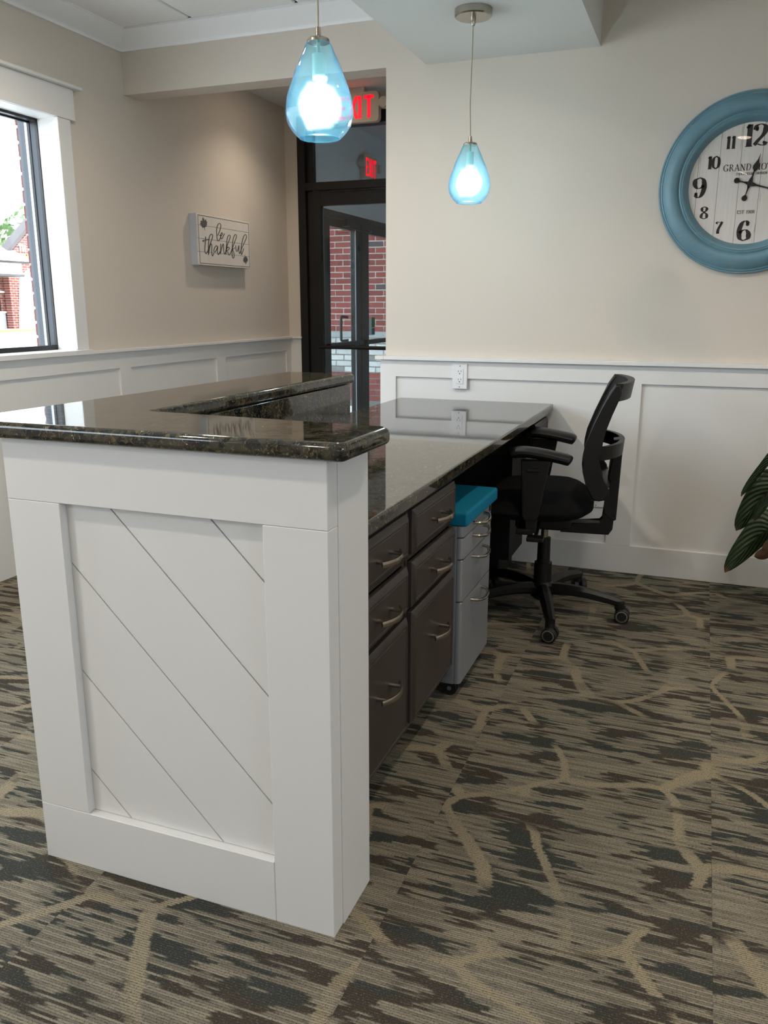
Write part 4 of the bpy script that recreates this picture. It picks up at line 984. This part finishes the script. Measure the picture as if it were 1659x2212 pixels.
g = G(); word(g, 'GRAND HOTEL', .0245, .003, .062, fk, .13, .05, .06); word(g, 'STOCKHOLM  SWEDEN', .0085, .003, .038, fk, .15, .09, .06); word(g, 'EST 1908', .0125, -.004, -.104, fk, .14, .06, .08)
obj('lettering', g, 'ink', fc)
def fh(off):
    return lambda a, b, d=0: (KX+a, YB-off-d, KZ+b)
def hand(ang, ln, spade, tail, off):
    ca, sa = math.cos(ang), math.sin(ang); f0 = fh(off)
    f = lambda u, v, d=0: f0(u*ca-v*sa, u*sa+v*ca, d)
    g = G(); k = ln/.11
    up_ = [(-.018, .003), (0, .009), (.014, .007), (.026, .0032), (.045*k, .0025), (.050*k, .0048), (.054*k, .0025), (spade-.012, .0035), (spade-.006, .010), (spade+.004, .0115), (spade+.018, .006), (spade+.03, .0022), (ln, .0005)]
    g.poly2(up_[::1]+[(a, -b) for a, b in up_[::-1]], lambda a, b, d=0: f(a, b, d), .0015)
    g.poly2([(-tail+.008, .0018), (-tail+.010, .0045), (-tail+.014, .0018), (-.01, .0035), (-.01, -.0035), (-tail+.014, -.0018), (-tail+.010, -.0045), (-tail+.008, -.0018)], f, .0015)
    g.disc2((-tail, 0), .0105, f, .0015, 20); g.disc2((0, 0), .010, f, .002, 20)
    return g
obj('hour_hand', hand(R(75), .112, .062, .055, .0125), 'black_pl', ck)
obj('minute_hand', hand(R(-16), .165, .115, .050, .015), 'black_pl', ck)
obj('glass', G().lathe([(0, .0195), (.228, .0165)], (KX, YB, KZ), 64, 'Y'), 'clockglass', ck, smooth=0)

# ------------------------------------------------------------------ plank wall sign
SY0, SY1, SZ0, SZ1 = 4.262, 4.860, 1.408, 1.690
sg = root('plank_sign', 'white plank wall sign reading be thankful with grey leaves', 'wall sign', (XL, (SY0+SY1)/2, SZ0))
xs = XL+.052
obj('box_frame', G().box(XL+.001, xs-.006, SY0, SY1, SZ0, SZ1), 'signside', sg)
hb = (SZ1-SZ0)/4
for k, (a, b) in enumerate(((0, .255), (.262, .515), (.522, .775), (.782, 1))):
    obj('plank', G().box(xs-.006, xs, SY0, SY1, SZ0+a*(SZ1-SZ0), SZ0+b*(SZ1-SZ0), .0012, 1), 'signwhite', sg)
def fs(u, v, d=0): return (xs+.0002+d, SY0+u*(SY1-SY0), SZ0+v*(SZ1-SZ0))
WS = [[(0.363,0.622),(0.403,0.719),(0.428,0.814),(0.424,0.862),(0.404,0.873),(0.375,0.838),(0.348,0.749),(0.345,0.641),(0.350,0.556),(0.362,0.516),(0.390,0.539),(0.416,0.596),(0.412,0.637),(0.394,0.626)],
[(0.417,0.613),(0.443,0.649),(0.453,0.683),(0.441,0.691),(0.423,0.660),(0.417,0.613),(0.424,0.576),(0.440,0.572),(0.466,0.625),(0.493,0.683)],
[(0.143,0.566),(0.130,0.444),(0.118,0.328),(0.119,0.260),(0.138,0.230),(0.170,0.291)],
[(0.114,0.463),(0.088,0.473),(0.101,0.488),(0.140,0.496),(0.204,0.522)],
[(0.170,0.291),(0.226,0.455),(0.263,0.566),(0.266,0.620),(0.243,0.629),(0.212,0.581),(0.192,0.473),(0.182,0.345),(0.177,0.207)],
[(0.178,0.228),(0.202,0.347),(0.230,0.435),(0.247,0.405),(0.237,0.276),(0.248,0.197),(0.274,0.253)],
[(0.354,0.395),(0.327,0.411),(0.295,0.365),(0.280,0.302),(0.296,0.280),(0.328,0.333),(0.354,0.400),(0.345,0.308),(0.358,0.234),(0.391,0.301)],
[(0.415,0.466),(0.405,0.368),(0.398,0.253)],
[(0.399,0.270),(0.429,0.392),(0.459,0.466),(0.464,0.407),(0.465,0.314),(0.480,0.261),(0.507,0.334)],
[(0.501,0.323),(0.544,0.470),(0.592,0.597),(0.600,0.653),(0.576,0.663),(0.546,0.602),(0.524,0.468),(0.504,0.263)],
[(0.509,0.346),(0.541,0.409),(0.573,0.405),(0.558,0.361),(0.523,0.338),(0.542,0.305),(0.564,0.249),(0.601,0.310)],
[(0.596,0.299),(0.656,0.461),(0.716,0.624),(0.725,0.681),(0.699,0.693),(0.660,0.606),(0.634,0.447),(0.623,0.279),(0.637,0.200),(0.662,0.227),(0.657,0.316),(0.640,0.375),(0.685,0.417)],
[(0.701,0.471),(0.704,0.387),(0.720,0.344),(0.743,0.386),(0.767,0.473),(0.762,0.359),(0.778,0.299)],
[(0.778,0.304),(0.833,0.446),(0.909,0.614),(0.932,0.692),(0.911,0.727),(0.875,0.684),(0.833,0.548),(0.809,0.398),(0.811,0.287),(0.833,0.332),(0.864,0.427)]]
g = G(); asp = (SY1-SY0)/(SZ1-SZ0)
def fs2(a, b, d=0): return fs(a/asp, b, d)
for st in WS: g.ribbon([(u*asp, v) for u, v in st], lambda t: .016+.024*max(0, abs(t.y)-.35), fs2, .0006)
obj('script_lettering', g, 'greyink', sg)
g = G()
for (a, b, c, d) in ((.022, .978, .965, .975), (.022, .978, .03, .04), (.020, .026, .03, .975), (.975, .981, .03, .975)):
    g.poly2([(a, c), (b, c), (b, d), (a, d)], fs, .0005)
obj('border_line', g, 'greyink', sg)
lp = [(0, 1), (.10, .72), (.20, .80), (.24, .55), (.30, .42), (.48, .62), (.52, .50), (.72, .56), (.66, .34), (.90, .22), (.72, .08), (.76, -.06), (.48, -.22), (.52, -.36), (.20, -.34), (.05, -.40), (.03, -.75)]
lp = lp+[(-a, b) for a, b in lp[::-1]]
for n_, (u0, v0, s_, an) in enumerate(((.124, .80, .155, 12), (.890, .205, .125, -170))):
    ca, sa = math.cos(R(an)), math.sin(R(an))
    obj('painted_leaf', G().poly2([(u0*asp+(a*ca-b*sa)*s_, v0+(a*sa+b*ca)*s_) for a, b in lp], fs2, .0007), 'greyink', sg, smooth=0)

# ------------------------------------------------------------------ exit signs
def exit_sign(name, label, w, h, fn, loc, lamps, mount):
    r = root(name, label, 'exit sign', loc, 'lit exit signs')
    P = roundpoly([(-w/2, 0), (w/2, 0), (w/2, h), (-w/2, h)], .022)
    obj('housing', G().prism(P, lambda a, b: fn(a, b, 0), lambda a, b: fn(a, b, .042), .004, 2), 'exitwhite', r)
    g = G(); f = lambda a, b, d=0: fn(a, b, .0425+d)
    H = h*.74; y0 = h*.13; ww = w*.19; x = -w*.395; sw = .0205
    def bar(p, q): g.ribbon([p, q], sw, f, .002, smooth=False)
    bar((x+sw/2, y0), (x+sw/2, y0+H))
    for b in (y0+sw*.4, y0+H/2, y0+H-sw*.4): g.ribbon([(x+sw*.3, b), (x+ww*(.95 if b != y0+H/2 else .8), b)], sw*.8, f, .002, smooth=False)
    x += ww*1.18; bar((x, y0), (x+ww, y0+H)); bar((x, y0+H), (x+ww, y0))
    x += ww*1.35; bar((x, y0), (x, y0+H))
    x += ww*.55; bar((x+ww/2, y0), (x+ww/2, y0+H)); g.ribbon([(x-.004, y0+H-sw*.4), (x+ww+.004, y0+H-sw*.4)], sw*.9, f, .002, smooth=False)
    obj('letters', g, 'exitred', r)
    obj('mount', G().prism(roundpoly([(-.055, h), (.055, h), (.055, h+mount), (-.055, h+mount)], .004, 2), lambda a, b: fn(a, b, -.005), lambda a, b: fn(a, b, .045), .003, 1), 'exitwhite', r)
    for s in lamps:
        a = s*(w/2+.035); b = h*.60; g = G()
        pr = [(.0, .062), (.030, .060), (.034, .050), (.034, .02), (.020, .0), (0, 0)]; V = []; n = 20
        for rr, d in pr:
            for k in range(n): V.append(fn(a+rr*math.cos(2*PI*k/n), b+rr*math.sin(2*PI*k/n), d))
        g._new(V, [(i*n+k, i*n+(k+1) % n, i*n+n+(k+1) % n, i*n+n+k) for i in range(5) for k in range(n)])
        g.prism([(a-s*.05, b-.012), (a, b-.012), (a, b+.012), (a-s*.05, b+.012)][::s], lambda p, q: fn(p, q, .004), lambda p, q: fn(p, q, .02))
        obj('emergency_lamp', g, 'exitwhite', r)
EX, EY, EZ = -2.147, 5.20, 2.287
exit_sign('exit_sign', 'red lit exit sign hanging from the alcove ceiling behind the nearer pendant', .30, .172, lambda a, b, d: (EX+a, EY-d, EZ+b), (EX, EY, EZ), (1, -1), .028)
EX2, EY2, EZ2 = XL, 6.98, 2.215
exit_sign('exit_sign', 'smaller looking red exit sign seen through the glass above the door', .30, .19, lambda a, b, d: (EX2+.002+d, EY2+a, EZ2+b), (EX2, EY2, EZ2), (1, -1), .01)

# ------------------------------------------------------------------ outlets
def outlet(x, z, label, y):
    r = root('wall_outlet', label, 'outlet', (x, y, z))
    obj('cover_plate', G().frames([(x-.036, x+.036, z-.058, z+.058, 0), (x-.036, x+.036, z-.058, z+.058, .003), (x-.0335, x+.0335, z-.0555, z+.0555, .006)], lambda u, v, d: (u, y-d, v)), 'plate', r)
    ins = obj('receptacle', G().box(x-.0167, x+.0167, y-.0078, y-.006, z-.0335, z+.0335, .0005, 1), 'plate', r)
    g = G()
    for s in (1, -1):
        zc = z+s*.0185
        g.box(x-.0076, x-.0058, y-.0082, y-.0078, zc+.001, zc+.009); g.box(x+.0055, x+.0075, y-.0082, y-.0078, zc+.002, zc+.009); g.cyl((x, y-.0078, zc-.0055), (x, y-.0082, zc-.0055), .0026, n=12)
    obj('slots', g, 'slot', ins)
    for s in (1, -1): obj('screw', G().cyl((x, y-.006, z+s*.048), (x, y-.0066, z+s*.048), .0028, n=12), 'grey_alu', r)
outlet(-1.041, .862, 'white wall outlet above the desk top', 3.730)
outlet(-.393, .352, 'white wall outlet low on the wainscot behind the office chair', 3.741)

# ------------------------------------------------------------------ potted plant
pl = root('potted_plant', 'leafy green potted plant with large ribbed leaves by the back wall', 'plant', (.50, 3.33, 0))
px, py = .50, 3.33
obj('pot', G().lathe([(0, 0), (.085, 0), (.10, .01), (.125, .15), (.128, .185), (.116, .185), (.112, .16), (0, .16)], (px, py, 0), 40), 'pot', pl)
obj('soil', G().lathe([(0, .166), (.112, .162)], (px, py, 0), 30), 'soil', pl)
def leaf(base, mid, tip, wd, roll=0, m='leaf', cup=.18, nm='leaf'):
    P = spline3([base, tuple((Vector(base)+Vector(mid))*.5+Vector((0, 0, .02))), mid, tip], 7); n = len(P)-1; g = G(); V = []; uvs = []
    upv = Vector((0, 0, 1)); K = 8
    for i, p in enumerate(P):
        t = (P[min(i+1, n)]-P[max(i-1, 0)]).normalized(); s = t.cross(upv)
        if s.length < .1: s = Vector((1, 0, 0))
        s.normalize(); s = Matrix.Rotation(roll, 3, t) @ s; nn = s.cross(t)
        f = i/n; ww = wd*(max(0, math.sin(PI*min(1, f**.8)))**.75)*.5+.001
        for k in range(K+1):
            a = -1+2*k/K; wave = .05*wd*math.sin(f*11+a*2)*abs(a)
            V.append(p+s*a*ww+nn*(abs(a)**1.4*ww*cup*2+wave)); uvs.append((f, k/K))
    F = [(i*(K+1)+k, i*(K+1)+k+1, (i+1)*(K+1)+k+1, (i+1)*(K+1)+k) for i in range(n) for k in range(K)]
    vs, fs_ = g._new(V, F); uvl = g.bm.loops.layers.uv.new('UVMap'); idx = {v: i for i, v in enumerate(vs)}
    for f in fs_:
        for lp_ in f.loops: lp_[uvl].uv = uvs[idx[lp_.vert]]
    o = obj(nm, g, m, pl, smooth=180)
    obj('leaf_stem', G().tube(spline3([(px+random.uniform(-.03, .03), py+random.uniform(-.03, .03), .165), tuple((Vector((px, py, .2))+Vector(base))*.5+Vector((0, 0, .06))), base], 5), .004, 6), 'stem', o)
yv = 3.30
leaf((.345, yv, .372), (.250, yv-.01, .335), (.152, yv-.02, .188), .135, 1.35)
leaf((.330, yv+.03, .545), (.245, yv+.02, .470), (.178, yv+.02, .346), .130, 1.3)
leaf((.345, yv+.01, .665), (.250, yv, .600), (.181, yv-.01, .487), .070, .8)
leaf((.315, yv-.03, .510), (.270, yv-.05, .480), (.232, yv-.05, .405), .055, .9)
leaf((.340, yv-.04, .300), (.285, yv-.05, .282), (.246, yv-.05, .270), .075, 1.1, 'brownleaf')
for k in range(14):
    a = R(-120+k*24.0); rr = .16+.05*(k % 3); h = .42+.09*(k % 4)
    if math.cos(a) < -.35: a = a*.4
    b = (px+math.cos(a)*.10, py+min(.30, math.sin(a)*.10), h); t_ = (px+math.cos(a)*(rr+.16), min(3.68, py+math.sin(a)*(rr+.14)), h-.10-.05*(k % 2)); mi = (px+math.cos(a)*(rr+.02), min(3.68, py+math.sin(a)*(rr+.02)), h+.02)
    leaf(b, mi, t_, .10+.015*(k % 3), .25*math.sin(k))
